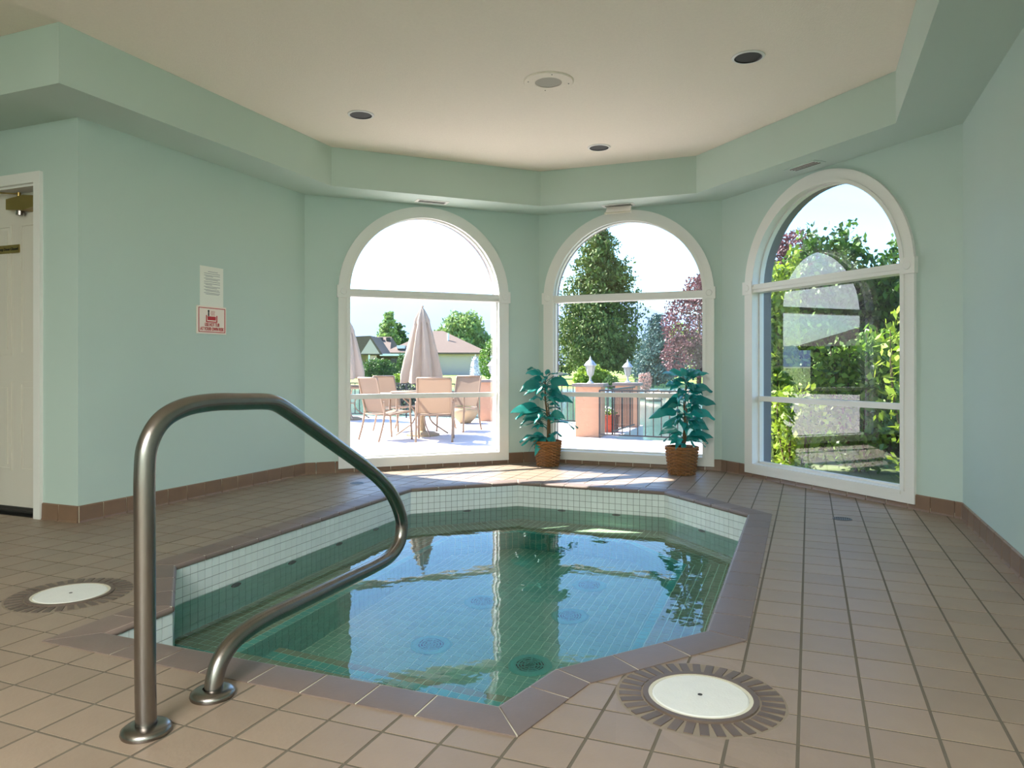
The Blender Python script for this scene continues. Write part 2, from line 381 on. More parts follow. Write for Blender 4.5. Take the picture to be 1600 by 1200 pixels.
# roof over the bay (low pitch), hidden from inside
solid('roof', MB().prism([(XW - .6, YB - .6), (XR + .68, YB - .6)] + eo2[::-1][:6] + [(XW - .6, 3.9)], ZC + .13, ZC + .25), M_ROOF)

# ---- windows
def arch_sweep(m, uc, zc, r0, r1, y0, y1, n=40):
    k = len(m.v)
    for i in range(n + 1):
        t = pi - pi * i / n; c, s_ = cos(t), sin(t)
        for (r, y) in ((r0, y0), (r1, y0), (r1, y1), (r0, y1)): m.v.append((uc + r * c, y, zc + r * s_))
    for i in range(n):
        for j in range(4):
            a0 = k + i * 4 + j; a1 = k + i * 4 + (j + 1) % 4; m.f.append((a0, a1, a1 + 4, a0 + 4))
    m.f.append((k, k + 3, k + 2, k + 1)); m.f.append((k + n * 4, k + n * 4 + 1, k + n * 4 + 2, k + n * 4 + 3)); return m
def window(idx, wname):
    mtx, uc, a, z0, zs, L = WIN[wname]
    w0 = thing('window_%d' % idx, tuple(mtx.translation), kind='structure', rz=mtx.to_euler().z)
    def P(m, name, mt, parent=w0, **k): return m.build(name, mt, parent, keep=False, **k)
    ai = a - .002; b = .843; lt = .006                                  # casing between radii ai and b
    zb = .036
    P(arch_sweep(MB(), uc, zs, a - .01, b, -.022, 0), 'arched_casing', M_WHITE)
    P(arch_sweep(MB(), uc, zs, a - .018, a + .012, -.030, -.004), 'casing_bead', M_WHITE)
    for sg in (-1, 1):
        x0, x1 = sorted((uc + sg * (a - .01), uc + sg * b)); P(MB().box(x0, x1, -.022, 0, zb, zs), 'side_casing', M_WHITE)
        x0, x1 = sorted((uc + sg * (a - .018), uc + sg * (a + .012))); P(MB().box(x0, x1, -.030, -.022, zb + .08, zs), 'casing_bead', M_WHITE)
        xc = uc + sg * (a + .043); bl = P(MB().box(xc - .058, xc + .058, -.036, 0, zs - .05, zs + .062), 'corner_block', M_WHITE)
        ro = MB(); k = 20
        for rr, yy in ((.030, -.041), (.018, -.039)):
            ro.add([(xc + rr * cos(2 * pi * j / k), -.036, zs + .006 + rr * sin(2 * pi * j / k)) for j in range(k)] + [(xc + (rr - .005) * cos(2 * pi * j / k), yy, zs + .006 + (rr - .005) * sin(2 * pi * j / k)) for j in range(k)],
                   [(j, (j + 1) % k, k + (j + 1) % k, k + j) for j in range(k)] + [tuple(range(k, 2 * k))])
        P(ro, 'rosette', M_WHITE, bl)
        x0, x1 = sorted((uc + sg * (a - lt), uc + sg * a)); P(MB().box(x0, x1, 0, .085, z0, zs), 'jamb_liner', M_WHITE)
    P(MB().box(uc - a + .01, uc + a - .01, -.0225, 0, zb, z0 + .004), 'bottom_casing', M_WHITE)
    P(MB().box(uc - a + .018, uc + a - .018, -.0305, -.0225, z0 - .026, z0 + .004), 'casing_bead', M_WHITE)
    P(MB().box(uc - a, uc + a, 0, .085, z0, z0 + lt), 'sill_liner', M_WHITE)
    P(arch_sweep(MB(), uc, zs, a - lt, a, 0, .085), 'arch_liner', M_WHITE)
    P(MB().box(uc - a + .012, uc + a - .012, -.018, .10, zs - .038, zs + .032), 'transom', M_WHITE)
    P(MB().box(uc - a + .012, uc + a - .012, -.026, -.018, zs - .012, zs + .012), 'transom_bead', M_WHITE)
    P(MB().box(uc - a + .014, uc + a - .014, .045, .10, .668, .712), 'glazing_bar', M_WHITE)
    # sash around the glass
    f = MB(); r0, r1 = a - .018, a - .005
    f.box(uc - r1, uc - r0, .055, .10, z0 + .005, zs).box(uc + r0, uc + r1, .055, .10, z0 + .005, zs).box(uc - r1, uc + r1, .055, .10, z0 + .005, z0 + .020); arch_sweep(f, uc, zs, r0, r1, .055, .10)
    P(f, 'sash_frame', M_WHITE)
    for q0, q1 in ((z0 + .006, .69), (.69, zs - .01)):
        P(MB().add([(uc - a + .008, .09, q0), (uc + a - .008, .09, q0), (uc + a - .008, .09, q1), (uc - a + .008, .09, q1)], [(0, 1, 2, 3)]), 'glass_pane', M_GLASS)
    n = 40; fr = [(uc + (a - .008) * cos(pi - pi * i / n), zs + (a - .008) * sin(pi - pi * i / n)) for i in range(n + 1)]
    P(MB().add([(x, .09, z) for x, z in fr[::-1]], [tuple(range(n + 1))]), 'glass_pane', M_GLASS)
    return w0
for i, nme in enumerate(('wall_front_left', 'wall_front', 'wall_front_right')): window(i + 1, nme)

# ---- door
dw = thing('door_1', (dx1, 3.228, 0), kind='structure')
yd = 3.345
MB().box(dx1 - .73, dx1 - .002, yd, yd + .045, .03, dz - .01).build('door_leaf', M_DOOR, dw)
leaf = dw.children[0]
xr = -4.70
for (x0, x1) in ((xr - .21, xr), (xr - .50, xr - .294)):
    for (z0, z1) in ((.27, .87), (1.05, 1.93)):
        m = MB(); m.box(x0, x1, yd - .006, yd - .0002, z0, z0 + .018).box(x0, x1, yd - .006, yd - .0002, z1 - .018, z1).box(x0, x0 + .018, yd - .006, yd - .0002, z0 + .018, z1 - .018).box(x1 - .018, x1, yd - .006, yd - .0002, z0 + .018, z1 - .018)
        m.box(x0 + .04, x1 - .04, yd - .007, yd - .0002, z0 + .04, z1 - .04); m.build('door_panel', M_DOOR, leaf)
MB().box(dx0 - .1, dx1 + .1, 3.43, 3.50, -.1, dz + .2).build('door_light_blocker', M_DARK, dw)  # added unseen panel, stops outside light showing under the door
MB().box(dx1 - .73, dx1 - .002, yd - .012, yd, .012, .03).box(dx1 - .73, dx1 - .002, yd - .03, yd + .06, 0, .012).build('threshold', M_DARK, dw)
m = MB().box(dx1, dx1 + .06, 3.228 - .022, 3.228, 0, dz).box(dx0 - .06, dx0, 3.228 - .022, 3.228, 0, dz); m.build('side_casing', M_WHITE, dw)
MB().box(dx0 - .06, dx1 + .06, 3.228 - .024, 3.228, dz, dz + .068).build('head_casing', M_WHITE, dw)
MB().box(dx1 - .012, dx1, 3.228, 3.428, 0, dz).box(dx0, dx1, 3.228, 3.428, dz - .014, dz).build('jamb', M_WHITE, dw)
cl = thing('door_closer', (-4.8, yd - .06, 2.03), 'brass hydraulic door closer with folded arm at the top of the white door', 'door closer')
m = MB(); hexp = [(-4.96, 2.015), (-4.79, 2.0), (-4.66, 2.02), (-4.66, 2.085), (-4.79, 2.10), (-4.96, 2.085)]
m.add([(x, yd - .065, z) for x, z in hexp] + [(x, yd - .002, z) for x, z in hexp], [tuple(range(6)), tuple(range(11, 5, -1))] + [(i, i + 6, (i + 1) % 6 + 6, (i + 1) % 6) for i in range(6)])
m.build('closer_body', M_BRASS, cl)
MB().tube([(-4.86, yd - .035, 1.975), (-4.86, yd - .035, 2.01)], .026, 14).build('pinion_cap', M_STEEL, cl)
MB().bar((-4.86, yd - .045, 2.115), (-5.12, yd - .11, 2.135), .022, .008).build('main_arm', M_BRASS, cl)
MB().bar((-5.12, yd - .11, 2.143), (-4.82, yd - .05, 2.155), .018, .008).build('forearm', M_BRASS, cl)
MB().tube([(-5.04, yd - .10, 2.15), (-5.04, yd - .10, 2.18)], .02, 12).build('elbow_cap', M_STEEL, cl)
MB().tube([(-4.86, yd - .045, 2.09), (-4.86, yd - .045, 2.125)], .012, 10).build('spindle', M_BRASS, cl)
def textobj(name, s, size, mt, parent, loc, rot, wfit=None, ext=.0006):
    # wfit: width the line is stretched or squeezed to
    c = bpy.data.curves.new(name, 'FONT'); c.body = s; c.size = size; c.align_x = 'CENTER'; c.align_y = 'CENTER'; c.extrude = ext; c.offset = size * .012
    tmp = bpy.data.objects.new(name, c); me = bpy.data.meshes.new_from_object(tmp); bpy.data.objects.remove(tmp); bpy.data.curves.remove(c)
    wd0 = max(v.co.x for v in me.vertices) - min(v.co.x for v in me.vertices)
    me.name = name; me.materials.clear(); me.materials.append(mt); o = bpy.data.objects.new(name, me); o.location = loc; o.rotation_euler = rot; o.scale = ((wfit / wd0) if wfit else 1, 1, 1); link(o, parent)
    return o
pl = thing('door_plate', (-5.0, yd, 1.76), 'small brass plate with black lettering on the white door', 'sign')
MB().box(-5.13, -4.905, yd - .012, yd, 1.735, 1.79).build('brass_plate', M_BRASS, pl)
tx = textobj('lettering', 'Keep Door Closed', .026, M_BLACK, pl, (-5.017, yd - .0135, 1.762), (pi / 2, 0, 0))

# ------------------------------------------------------------------ floor
p10 = [(-2.375, 1.925), (-2.385, 2.24), (-2.87, 2.71), (-2.93, 5.105), (-2.265, 5.735), (-1.037, 5.722), (-.367, 5.06), (-.345, 2.77), (-.752, 2.237), (-.82, 1.93)]
octo = p10[1:9]; rect = [p10[0], (-2.385, 2.31), (-.752, 2.31), p10[9]]
cutA = offset(octo, .055); cutB = offset(rect, .055)
RC = [(-.298, 2.214, .248), (-2.920, 2.205, .248)]                       # skimmer rings
circ = [[(cx + (r - .004) * cos(2 * pi * i / 40), cy + (r - .004) * sin(2 * pi * i / 40)) for i in range(40)] for cx, cy, r in RC]
floor_m = MB()
for poly in sub(box_room, cutA): 
    for q in sub(poly, cutB): floor_m.prism(q, -.12, -.0016)
for poly in sub(tile_room, cutA):
    for q in sub(poly, cutB): floor_m.prism(q, -.12, -.0016)
floor = solid('floor', floor_m, M_GROUT)
p = .1709; X0, Y0 = -.027, 2.7095; gap = .0045
cells = []
for ix in range(-48, 7):
    for iy in range(-30, 27):
        x0, y0 = X0 + ix * p, Y0 + iy * p
        if y0 < -2.4: continue
        cell = [(x0 + gap, y0 + gap), (x0 + p - gap, y0 + gap), (x0 + p - gap, y0 + p - gap), (x0 + gap, y0 + p - gap)]
        pcs = [q for q in (inter(cell, tile_room), inter(cell, box_room)) if q]
        for cx in [cutA, cutB] + circ:
            pcs = [r for q in pcs for r in sub(q, cx)]
        pcs = [q for q in pcs if parea(q) > 3e-5]
        if not pcs: continue
        c = (x0 + p / 2, y0 + p / 2); d = Vector((c[0], c[1], 0)).dot(CF)
        u, v = proj((c[0], c[1], 0)) if d > .3 else (9999, 9999)
        vis = -40 < u < 1640 and v < 1230
        full = sum(parea(q) for q in pcs)
        cells.append((-(full / (d ** 3)) if vis and full > .004 else 1, pcs, c))
cells.sort(key=lambda t: t[0])
sq = MB().box(-p / 2 + gap, p / 2 - gap, -p / 2 + gap, p / 2 - gap, -.0016, 0).mesh('floor_tile'); sq.materials.append(M_TILE)
rest = MB(); whole = (p - 2 * gap) ** 2
for i, (k, pcs, c) in enumerate(cells):
    if i < 299 and k < 0:
        dzv = random.uniform(-.0003, .0004)
        if len(pcs) == 1 and abs(parea(pcs[0]) - whole) < 1e-5:
            o = bpy.data.objects.new('floor_tile', sq)
            link(o, floor); o.location = (c[0], c[1], dzv)
        else:
            m = MB()
            for q in pcs: m.prism([(a - c[0], b - c[1]) for a, b in q], -.0016, 0)
            o = m.build('floor_tile', M_TILE, floor); o.location = (c[0], c[1], dzv)
    else:
        h_ = random.uniform(-.0003, .0004)
        for q in pcs: rest.prism(q, -.0016, h_)
tag(rest.build('floor_tiles', M_TILE, floor), kind='stuff')

# ---- base tiles
def baseboard(name, P, Q, skip=None, n0=0.0, h=.105, low=.034, ext=(0, 0)):
    L = hypot(Q[0] - P[0], Q[1] - P[1]); rz = atan2(Q[1] - P[1], Q[0] - P[0])
    b = thing(name, (P[0], P[1], 0), kind='structure', rz=rz)
    s0 = n0 - p
    while s0 < L + ext[1]:
        a_, b_ = max(s0 + .003, 0.0015), min(s0 + p - .003, L + ext[1] - .0015); s0 += p
        if b_ - a_ < .01: continue
        segs = [(a_, b_, h)]
        if skip:
            segs = []
            u0, u1 = skip
            if a_ < u0: segs.append((a_, min(b_, u0), h))
            if b_ > u0 and a_ < u1: segs.append((max(a_, u0), min(b_, u1), low))
            if b_ > u1: segs.append((max(a_, u1), b_, h))
        m = MB()
        for (q, r, hh) in segs:
            if r - q < .004: continue
            # cove section: flat face with a small foot
            m.add([(q, 0, 0), (q, -.016, 0), (q, -.012, .012), (q, -.010, hh - .006), (q, -.004, hh), (q, 0, hh), (r, 0, 0), (r, -.016, 0), (r, -.012, .012), (r, -.010, hh - .006), (r, -.004, hh), (r, 0, hh)],
                  [(0, 1, 2, 3, 4, 5), (11, 10, 9, 8, 7, 6)] + [(i, i + 6, (i + 1) % 6 + 6, (i + 1) % 6) for i in range(6)])
        if m.v: m.build('base_tile', M_BASE, b, keep=False)
    MB().box(.002, L - .002, -.007, 0, 0, (low if skip else h) - .004).build('base_grout', M_LIDR, b, keep=False)
baseboard('baseboard_left', A, B, n0=.0)
baseboard('baseboard_front_left', B, C, (.297, 1.983), .10)
baseboard('baseboard_front', C, D, (.057, 1.743), .12)
baseboard('baseboard_front_right', D, E_, (.334, 2.02), .08)
baseboard('baseboard_right', E_, (XR, 0.2), n0=.05)
baseboard('baseboard_door_side', (dx1 + .062, 3.228), A, n0=-.02, ext=(0, .0125))

# ------------------------------------------------------------------ hot tub
WZ = -.195; BZ = -.67; SZ = -.88; FZ = -1.10; TP = .0495
tub = thing('hot_tub', (-1.6, 3.9, -1.1), 'sunken octagonal hot tub lined with small square mosaic tiles and brown coping', 'hot tub')
outP = offset(p10, .14)
n10 = len(p10)
wedge = MB()
back = offset(p10, .05); 
for i in range(n10):
    a, b, c_, d_ = p10[i], p10[(i + 1) % n10], back[(i + 1) % n10], back[i]
    # grout plane 2 mm behind the tiles
    wedge.prism([a, b, c_, d_], -1.2, -.0045)
wedge.build('basin_wall', M_MOSG, tub)
MB().prism(octo, FZ - .06, FZ - .003).prism(rect, FZ - .06, FZ - .0031).build('basin_floor', M_MGR2, tub)
# coping stones
for i in range(n10):
    a, b = Vector(p10[i]), Vector(p10[(i + 1) % n10]); oa, ob = Vector(outP[i]), Vector(outP[(i + 1) % n10])
    L = (b - a).length; t = (b - a).normalized(); nn = Vector((-t.y, t.x)); n = max(1, round(L / .205)); g = .0035
    for j in range(n):
        def at_(f, s): # f fraction, s 0 inner 1 outer; mitres at ends, square joints inside
            if f == 0: return (a if s == 0 else oa)
            if f == 1: return (b if s == 0 else ob)
            q = a + t * (L * f); return q + nn * (.14 * s)
        f0, f1 = j / n, (j + 1) / n
        i0, i1, o0, o1 = at_(f0, 0) + t * g, at_(f1, 0) - t * g, at_(f0, 1) + t * g, at_(f1, 1) - t * g
        def mixp(u, v, k): return u + (v - u) * k
        sec0 = [(i0 - nn * .006, -.022), (i0 - nn * .010, -.012), (i0 - nn * .006, -.001), (mixp(i0, o0, .07), .005), (o0, .0035), (o0, -.004)]
        sec1 = [(i1 - nn * .006, -.022), (i1 - nn * .010, -.012), (i1 - nn * .006, -.001), (mixp(i1, o1, .07), .005), (o1, .0035), (o1, -.004)]
        v = [(q.x, q.y, z) for q, z in sec0] + [(q.x, q.y, z) for q, z in sec1]
        MB().add(v, [(0, 1, 2, 3, 4, 5), (11, 10, 9, 8, 7, 6)] + [(k, k + 6, (k + 1) % 6 + 6, (k + 1) % 6) for k in range(6)]).build('coping_tile', M_COPE, tub, auto=50)
m = MB()
oi = offset(p10, .136)
for i in range(n10): m.prism([p10[i], p10[(i + 1) % n10], oi[(i + 1) % n10], oi[i]], -.006, .0015)
m.build('coping_joint', M_LIDR, tub)
# wall mosaic
cand = []; under = MB()
for i in range(n10):
    a, b = Vector(p10[i]), Vector(p10[(i + 1) % n10]); t = (b - a); L = t.length; t.normalize(); nn = Vector((t.y, -t.x))   # inwards
    if i in (9,): continue                                       # near edge: faces away, plain below
    nu = max(1, round(L / TP)); pu = L / nu
    for r in range(22):
        zt = -.0205 - r * TP; zb_ = zt - TP
        if zb_ < FZ + .0: break
        for j in range(nu):
            u0, u1 = j * pu + .0016, (j + 1) * pu - .0016
            q0 = a + t * u0; q1 = a + t * u1; w_ = nn * .0025
            v = [(q0.x, q0.y, zb_ + .003), (q1.x, q1.y, zb_ + .003), (q1.x, q1.y, zt), (q0.x, q0.y, zt)]
            v += [(x + w_.x, y + w_.y, z) for x, y, z in v]
            f = [(4, 5, 6, 7), (0, 1, 5, 4), (1, 2, 6, 5), (2, 3, 7, 6), (3, 0, 4, 7)]
            if r < 4:
                mid = (q0 + q1) / 2; d = Vector((mid.x, mid.y, 0)).dot(CF); vd = (Vector((mid.x, mid.y)) - Vector((0, 0))).normalized()
                facing = -(nn.dot(vd)); cand.append((-(facing / d ** 2) if facing > 0 else 1, v, f))
            else: under.add(v, f)
cand.sort(key=lambda q: q[0]); restw = MB(); FL = [(0, 3, 2, 1)]
for k, (s_, v, f) in enumerate(cand):
    if k < 290 and s_ < 0: MB().add(v, f + FL).build('mosaic_tile', M_MOSW, tub)
    else: restw.add(v, f)
tag(restw.build('waterline_tiles', M_MOSW, tub), kind='stuff')
tag(under.build('underwater_wall_tiles', mat('aqua_mosaic', (176, 224, 214), .3, var=.03, scale=4, island=.05), tub), kind='stuff')
def pave(m, poly, O, t, z, pick=None, pitch=TP, g=.0025):
    """square tiles aligned with t, clipped to poly; pick(u,v)->MB"""
    t = Vector(t).normalized(); nn = Vector((-t.y, t.x)); O = Vector(O)
    us = [(Vector(q) - O).dot(t) for q in poly]; vs = [(Vector(q) - O).dot(nn) for q in poly]
    for iu in range(int(min(us) // pitch) - 1, int(max(us) // pitch) + 2):
        for iv in range(int(min(vs) // pitch) - 1, int(max(vs) // pitch) + 2):
            c = [(iu * pitch + g, iv * pitch + g), ((iu + 1) * pitch - g, iv * pitch + g), ((iu + 1) * pitch - g, (iv + 1) * pitch - g), (iu * pitch + g, (iv + 1) * pitch - g)]
            c = [tuple(O + t * a + nn * b) for a, b in c]; q = inter(c, poly)
            if len(q) > 2 and parea(q) > 4e-5: (pick(iu, iv) if pick else m).prism(q, z - .003, z)
ins = offset(p10, -.43)
benchT, benchN = MB(), MB(); bs = MB(); riser = MB()
# bench runs along edges 2..6 (left, two corners, far, right)
bi = {2: (-2.47, 2.72), 3: None}
inner = [(-2.475, 2.72), (-2.50, 4.92), (-2.09, 5.305), (-1.215, 5.295), (-.795, 4.88), (-.785, 2.72)]
outer = [(-2.87, 2.71), p10[3], p10[4], p10[5], p10[6], (-.345, 2.77)]
for i in range(5):
    poly = [outer[i], outer[i + 1], inner[i + 1], inner[i]]
    bs.prism(poly, FZ - .01, BZ - .003)
    t = Vector(inner[i + 1]) - Vector(inner[i])
    pave(None, poly, inner[i], t, BZ, pick=lambda iu, iv: benchN if iv == 0 else benchT)
land = [p10[0], p10[1], p10[2], (-2.87, 2.72), (-.345, 2.72), p10[8], p10[9]]
# landing at bench level (entry), then one lower step
for poly in ([(-2.385, 1.93), (-2.385, 2.72), (-.752, 2.72), (-.78, 1.93)], [(-2.385, 2.24), (-2.87, 2.71), (-2.385, 2.72)], [(-.752, 2.24), (-.345, 2.77), (-.345, 2.72), (-.752, 2.72)]):
    bs.prism(poly, FZ - .01, BZ - .003)
    pave(None, poly, (-2.385, 2.72), (-1, 0), BZ, pick=lambda iu, iv: (benchT if iv == 0 else benchN))
step2 = [(-2.475, 2.72), (-2.475, 3.0), (-.785, 3.0), (-.785, 2.72)]
bs.prism(step2, FZ - .01, SZ - .003); pave(None, step2, (-2.475, 3.0), (-1, 0), SZ, pick=lambda iu, iv: (benchT if iv == 0 else benchN))
top1 = [(-2.385, 1.93), (-2.385, 2.26), (-.752, 2.26), (-.80, 1.93)]
bs.prism(top1, BZ, -.443); pave(None, top1, (-2.385, 2.26), (-1, 0), -.44, pick=lambda iu, iv: (benchT if iv == 0 else benchN))
bs.build('bench_body', M_MGR2, tub)
tag(benchT.build('tan_bench_tiles', M_MTAN, tub), kind='stuff'); 
fm = MB(); fpoly = [(-2.475, 3.0)] + inner[1:5] + [(-.785, 3.0)]
pave(fm, fpoly, (-2.475, 3.0), (0, 1), FZ); tag(fm.build('basin_floor_tiles', M_MFLR, tub), kind='stuff')
def rise(a, b, z0, z1):
    a, b = Vector(a), Vector(b); t = (b - a); L = t.length; t.normalize(); nn = Vector((t.y, -t.x)); nu = round(L / TP); pu = L / nu; nr = round((z1 - z0) / TP); ph = (z1 - z0) / nr
    for j in range(nu):
        for r in range(nr):
            q0 = a + t * (j * pu + .002); q1 = a + t * ((j + 1) * pu - .002); zz, zt = z0 + r * ph + .002, z0 + (r + 1) * ph - .002
            v = [(q0.x, q0.y, zz), (q1.x, q1.y, zz), (q1.x, q1.y, zt), (q0.x, q0.y, zt)]; v += [(x + nn.x * .003, y + nn.y * .003, z) for x, y, z in v]
            benchN.add(v, [(4, 5, 6, 7), (0, 1, 5, 4), (1, 2, 6, 5), (2, 3, 7, 6), (3, 0, 4, 7)])
for i in range(5): rise(inner[i], inner[i + 1], FZ, BZ)
tag(benchN.build('teal_tiles', M_TEAL, tub), kind='stuff')
# jets
def jet(c, nrm):
    nrm = Vector((nrm[0], nrm[1], 0)).normalized(); q = nrm.to_track_quat('Z', 'Y').to_matrix().to_4x4()
    M = Matrix.Translation((c[0] + nrm.x * .004, c[1] + nrm.y * .004, c[2])) @ q
    o = MB().ring(.018, .034, 0, .008).build('water_jet', M_DISTR, tub, mtx=M); MB().lathe([(.0001, .001), (.018, .001), (.018, .004), (.0001, .004)], n=16, cap=False).build('jet_nozzle', M_BLACK, o, mtx=M)
for y in (3.13, 3.61, 4.105, 4.57): jet((-2.87 - (y - 2.71) * .025, y, -.245), (1, 0))
jet((-2.59, 5.427, -.24), (.69, -.72)); jet((-1.875, 5.729, -.24), (0, -1)); jet((-1.42, 5.725, -.24), (0, -1)); jet((-.71, 5.40, -.24), (-.7, -.7))
# drain covers
def drain(x, y):
    d = MB(); d.lathe([(.078, 0), (.112, .002), (.112, .006), (.10, .012), (.078, .012)], (x, y, FZ), 36, cap=False)
    o = d.build('drain_cover', M_TEAL, tub, smooth=False)
    MB().lathe([(.0005, .004), (.08, .004)], (x, y, FZ), 28, cap=False).build('drain_opening', M_BLACK, o)
    g = MB()
    for r in (.012, .028, .044, .060, .074): g.ring(r - .004, r + .004, FZ + .008, FZ + .012, (x, y), 28)
    for k in range(4): a = k * pi / 4 + .2; g.bar((x - .078 * cos(a), y - .078 * sin(a), FZ + .010), (x + .078 * cos(a), y + .078 * sin(a), FZ + .010), .008, .004)
    g.build('drain_grille', M_TEAL, o)
for q in ((-1.893, 3.518), (-1.885, 4.166), (-1.314, 4.162), (-1.345, 4.692), (-1.319, 3.509)): drain(*q)
# water
wp = [tuple(q) for q in offset(p10, -.0026)]
bm = bmesh.new(); vs = [bm.verts.new((x + 1.6, y - 3.9, 0)) for x, y in wp[::-1]]; fc = bm.faces.new(vs)
bmesh.ops.recalc_face_normals(bm, faces=bm.faces)
if fc.normal.z < 0: fc.normal_flip()
me = bpy.data.meshes.new('pool_water'); bm.to_mesh(me); bm.free(); me.materials.append(M_WATER)
pw = bpy.data.objects.new('pool_water', me); pw.location = (-1.6, 3.9, WZ); link(pw)
tag(pw, 'clear teal water filling the tiled hot tub, reflecting windows and sky', 'water')

# ---- skimmer lids and ring tiles
def skimmer(cx, cy, label):
    base = MB().lathe([(.0005, -.0014), (.247, -.0014), (.247, -.0005), (.0005, -.0005)], (cx, cy, 0), 48, cap=False); base.build('ring_bed', mat('light_ring_grout', (142, 130, 114), .8), floor)
    n = 34
    for k in range(n):
        a0, a1 = 2 * pi * (k + .16) / n, 2 * pi * (k + .84) / n; rr = []
        r0, r1 = .172, .236
        w0_ = r0 * (a1 - a0) / 2 * 1.12; ac = (a0 + a1) / 2; dx, dy = cos(ac), sin(ac)
        q = [(cx + dx * r - dy * s * w0_, cy + dy * r + dx * s * w0_) for r, s in ((r0, -1), (r1, -1), (r1, 1), (r0, 1))]
        MB().prism(q, -.001, .0025).build('ring_tile', M_RING, floor)
    t = thing('skimmer_lid', (cx, cy, 0), label, 'lid', 'round skimmer lids set in the tiled deck')
    MB().ring(.150, .166, -.004, .006, (cx, cy), 48).build('collar', M_RING, t)
    MB().ring(.139, .151, -.004, .004, (cx, cy), 48).build('rim', M_LIDR, t)
    MB().lathe([(.0005, -.003), (.1385, -.003), (.1385, .003), (.134, .0055), (.0005, .006)], (cx, cy, 0), 48, cap=False).build('cover', M_LID, t)
    MB().lathe([(.0005, .0058), (.007, .0058), (.007, .0068), (.0005, .0068)], (cx, cy, 0), 16, cap=False).build('finger_hole', M_DARK, t)
skimmer(RC[0][0], RC[0][1], 'large round white skimmer lid in the near right of the tiled deck')
skimmer(RC[1][0], RC[1][1], 'round white skimmer lid in the deck on the left behind the handrail post')
def floor_trap(cx, cy, label):
    t = thing('floor_drain', (cx, cy, 0), label, 'drain', 'small round floor drains')
    MB().ring(.048, .058, 0, .003, (cx, cy), 28).build('trap_rim', M_DISTR, t)
    MB().lathe([(.0005, .0005), (.048, .0005)], (cx, cy, 0), 24, cap=False).build('trap_opening', M_BLACK, t)
    g = MB()
    for k in range(-3, 4):
        h_ = sqrt(.048 ** 2 - (k * .0125) ** 2); g.bar((cx + k * .0125, cy - h_, .0015), (cx + k * .0125, cy + h_, .0015), .006, .002)
    g.build('trap_grate', M_DISTR, t)
floor_trap(.194, 5.133, 'small round floor drain near the right arched window')
floor_trap(-3.492, 5.20, 'small round floor drain near the left wall behind the handrail')

# ------------------------------------------------------------------ handrail
def catmull(P, n=8):
    P = [Vector(q) for q in P]; R = []
    for i in range(len(P) - 1):
        a, b, c_, d_ = P[max(i - 1, 0)], P[i], P[i + 1], P[min(i + 2, len(P) - 1)]
        for k in range(n):
            t = k / n; R.append(.5 * ((2 * b) + (c_ - a) * t + (2 * a - 5 * b + 4 * c_ - d_) * t * t + (3 * b - a - 3 * c_ + d_) * t ** 3))
    R.append(P[-1]); return R
hr = thing('pool_handrail', (-1.63, 1.45, 0), 'bent stainless steel handrail looping out over the hot tub steps', 'handrail')
prof = [(1.446, 0), (1.443, .15), (1.442, .35), (1.441, .55), (1.441, .69), (1.452, .765), (1.497, .825), (1.575, .856), (1.68, .8655), (1.80, .862), (1.90, .858), (1.958, .848), (2.03, .815), (2.15, .752), (2.30, .672), (2.45, .592), (2.58, .515), (2.67, .445), (2.735, .365), (2.765, .290), (2.745, .218), (2.675, .178), (2.57, .165), (2.40, .162), (2.22, .160), (2.05, .158), (1.93, .157), (1.84, .150), (1.765, .132), (1.715, .098), (1.690, .055), (1.680, .0)]
MB().tube(catmull([(-1.63, y, z) for y, z in prof], 6), .0265, 28).build('rail_tube', M_STEEL, hr, smooth=True)
for yy in (1.446, 1.680):
    MB().lathe([(.028, .002), (.062, 0), (.064, .006), (.062, .014), (.052, .021), (.034, .024), (.028, .024)], (-1.63, yy, 0), 36, cap=False).build('floor_flange', M_STEEL, hr, auto=50)

# ------------------------------------------------------------------ left wall notices
sg = thing('hot_tub_sign', (XL, 4.32, 1.32), 'white sign with red border and bather pictogram reading USE HOT TUB AT YOUR OWN RISK', 'sign')
y0, y1, z0, z1 = 4.178, 4.468, 1.218, 1.427; X = XL + .012
MB().box(XL, XL + .010, y0, y1, z0, z1).build('sign_board', M_SIGN, sg)
m = MB(); b_ = .012; t_ = .005
m.box(X - .002, X, y0 + b_, y1 - b_, z0 + b_, z0 + b_ + t_).box(X - .002, X, y0 + b_, y1 - b_, z1 - b_ - t_, z1 - b_).box(X - .002, X, y0 + b_, y0 + b_ + t_, z0 + b_, z1 - b_).box(X - .002, X, y1 - b_ - t_, y1 - b_, z0 + b_, z1 - b_)
m.build('red_border', M_RED, sg)
yc = (y0 + y1) / 2
m = MB(); m.box(X - .002, X, yc - .044, yc + .036, 1.322, 1.350)
m.box(X - .002, X, yc - .060, yc - .052, 1.312, 1.358).box(X - .002, X, yc + .044, yc + .052, 1.312, 1.358).box(X - .002, X, yc - .060, yc + .052, 1.306, 1.313)
m.build('tub_pictogram', M_RED, sg)
m = MB(); m.box(X - .002, X, yc - .040, yc - .030, 1.352, 1.382); k = 14
m.add([(X - .002 + .002 * s_, yc - .035 + .008 * cos(2 * pi * j / k), 1.390 + .008 * sin(2 * pi * j / k)) for s_ in (0, 1) for j in range(k)], [tuple(range(k, 2 * k)), tuple(range(k))[::-1]] + [(j, (j + 1) % k, k + (j + 1) % k, k + j) for j in range(k)])
m.build('bather_pictogram', M_BLACK, sg)
m = MB()
for q in (-.008, .006, .020):
    m.tube([(X, yc + q + .004 * sin(i * 1.6), 1.356 + i * .006) for i in range(7)], .0012, 5)
m.build('steam_lines', M_RED, sg)
textobj('lettering', 'USE HOT TUB', .036, M_RED, sg, (X, yc, 1.287), (pi / 2, 0, pi / 2), .145)
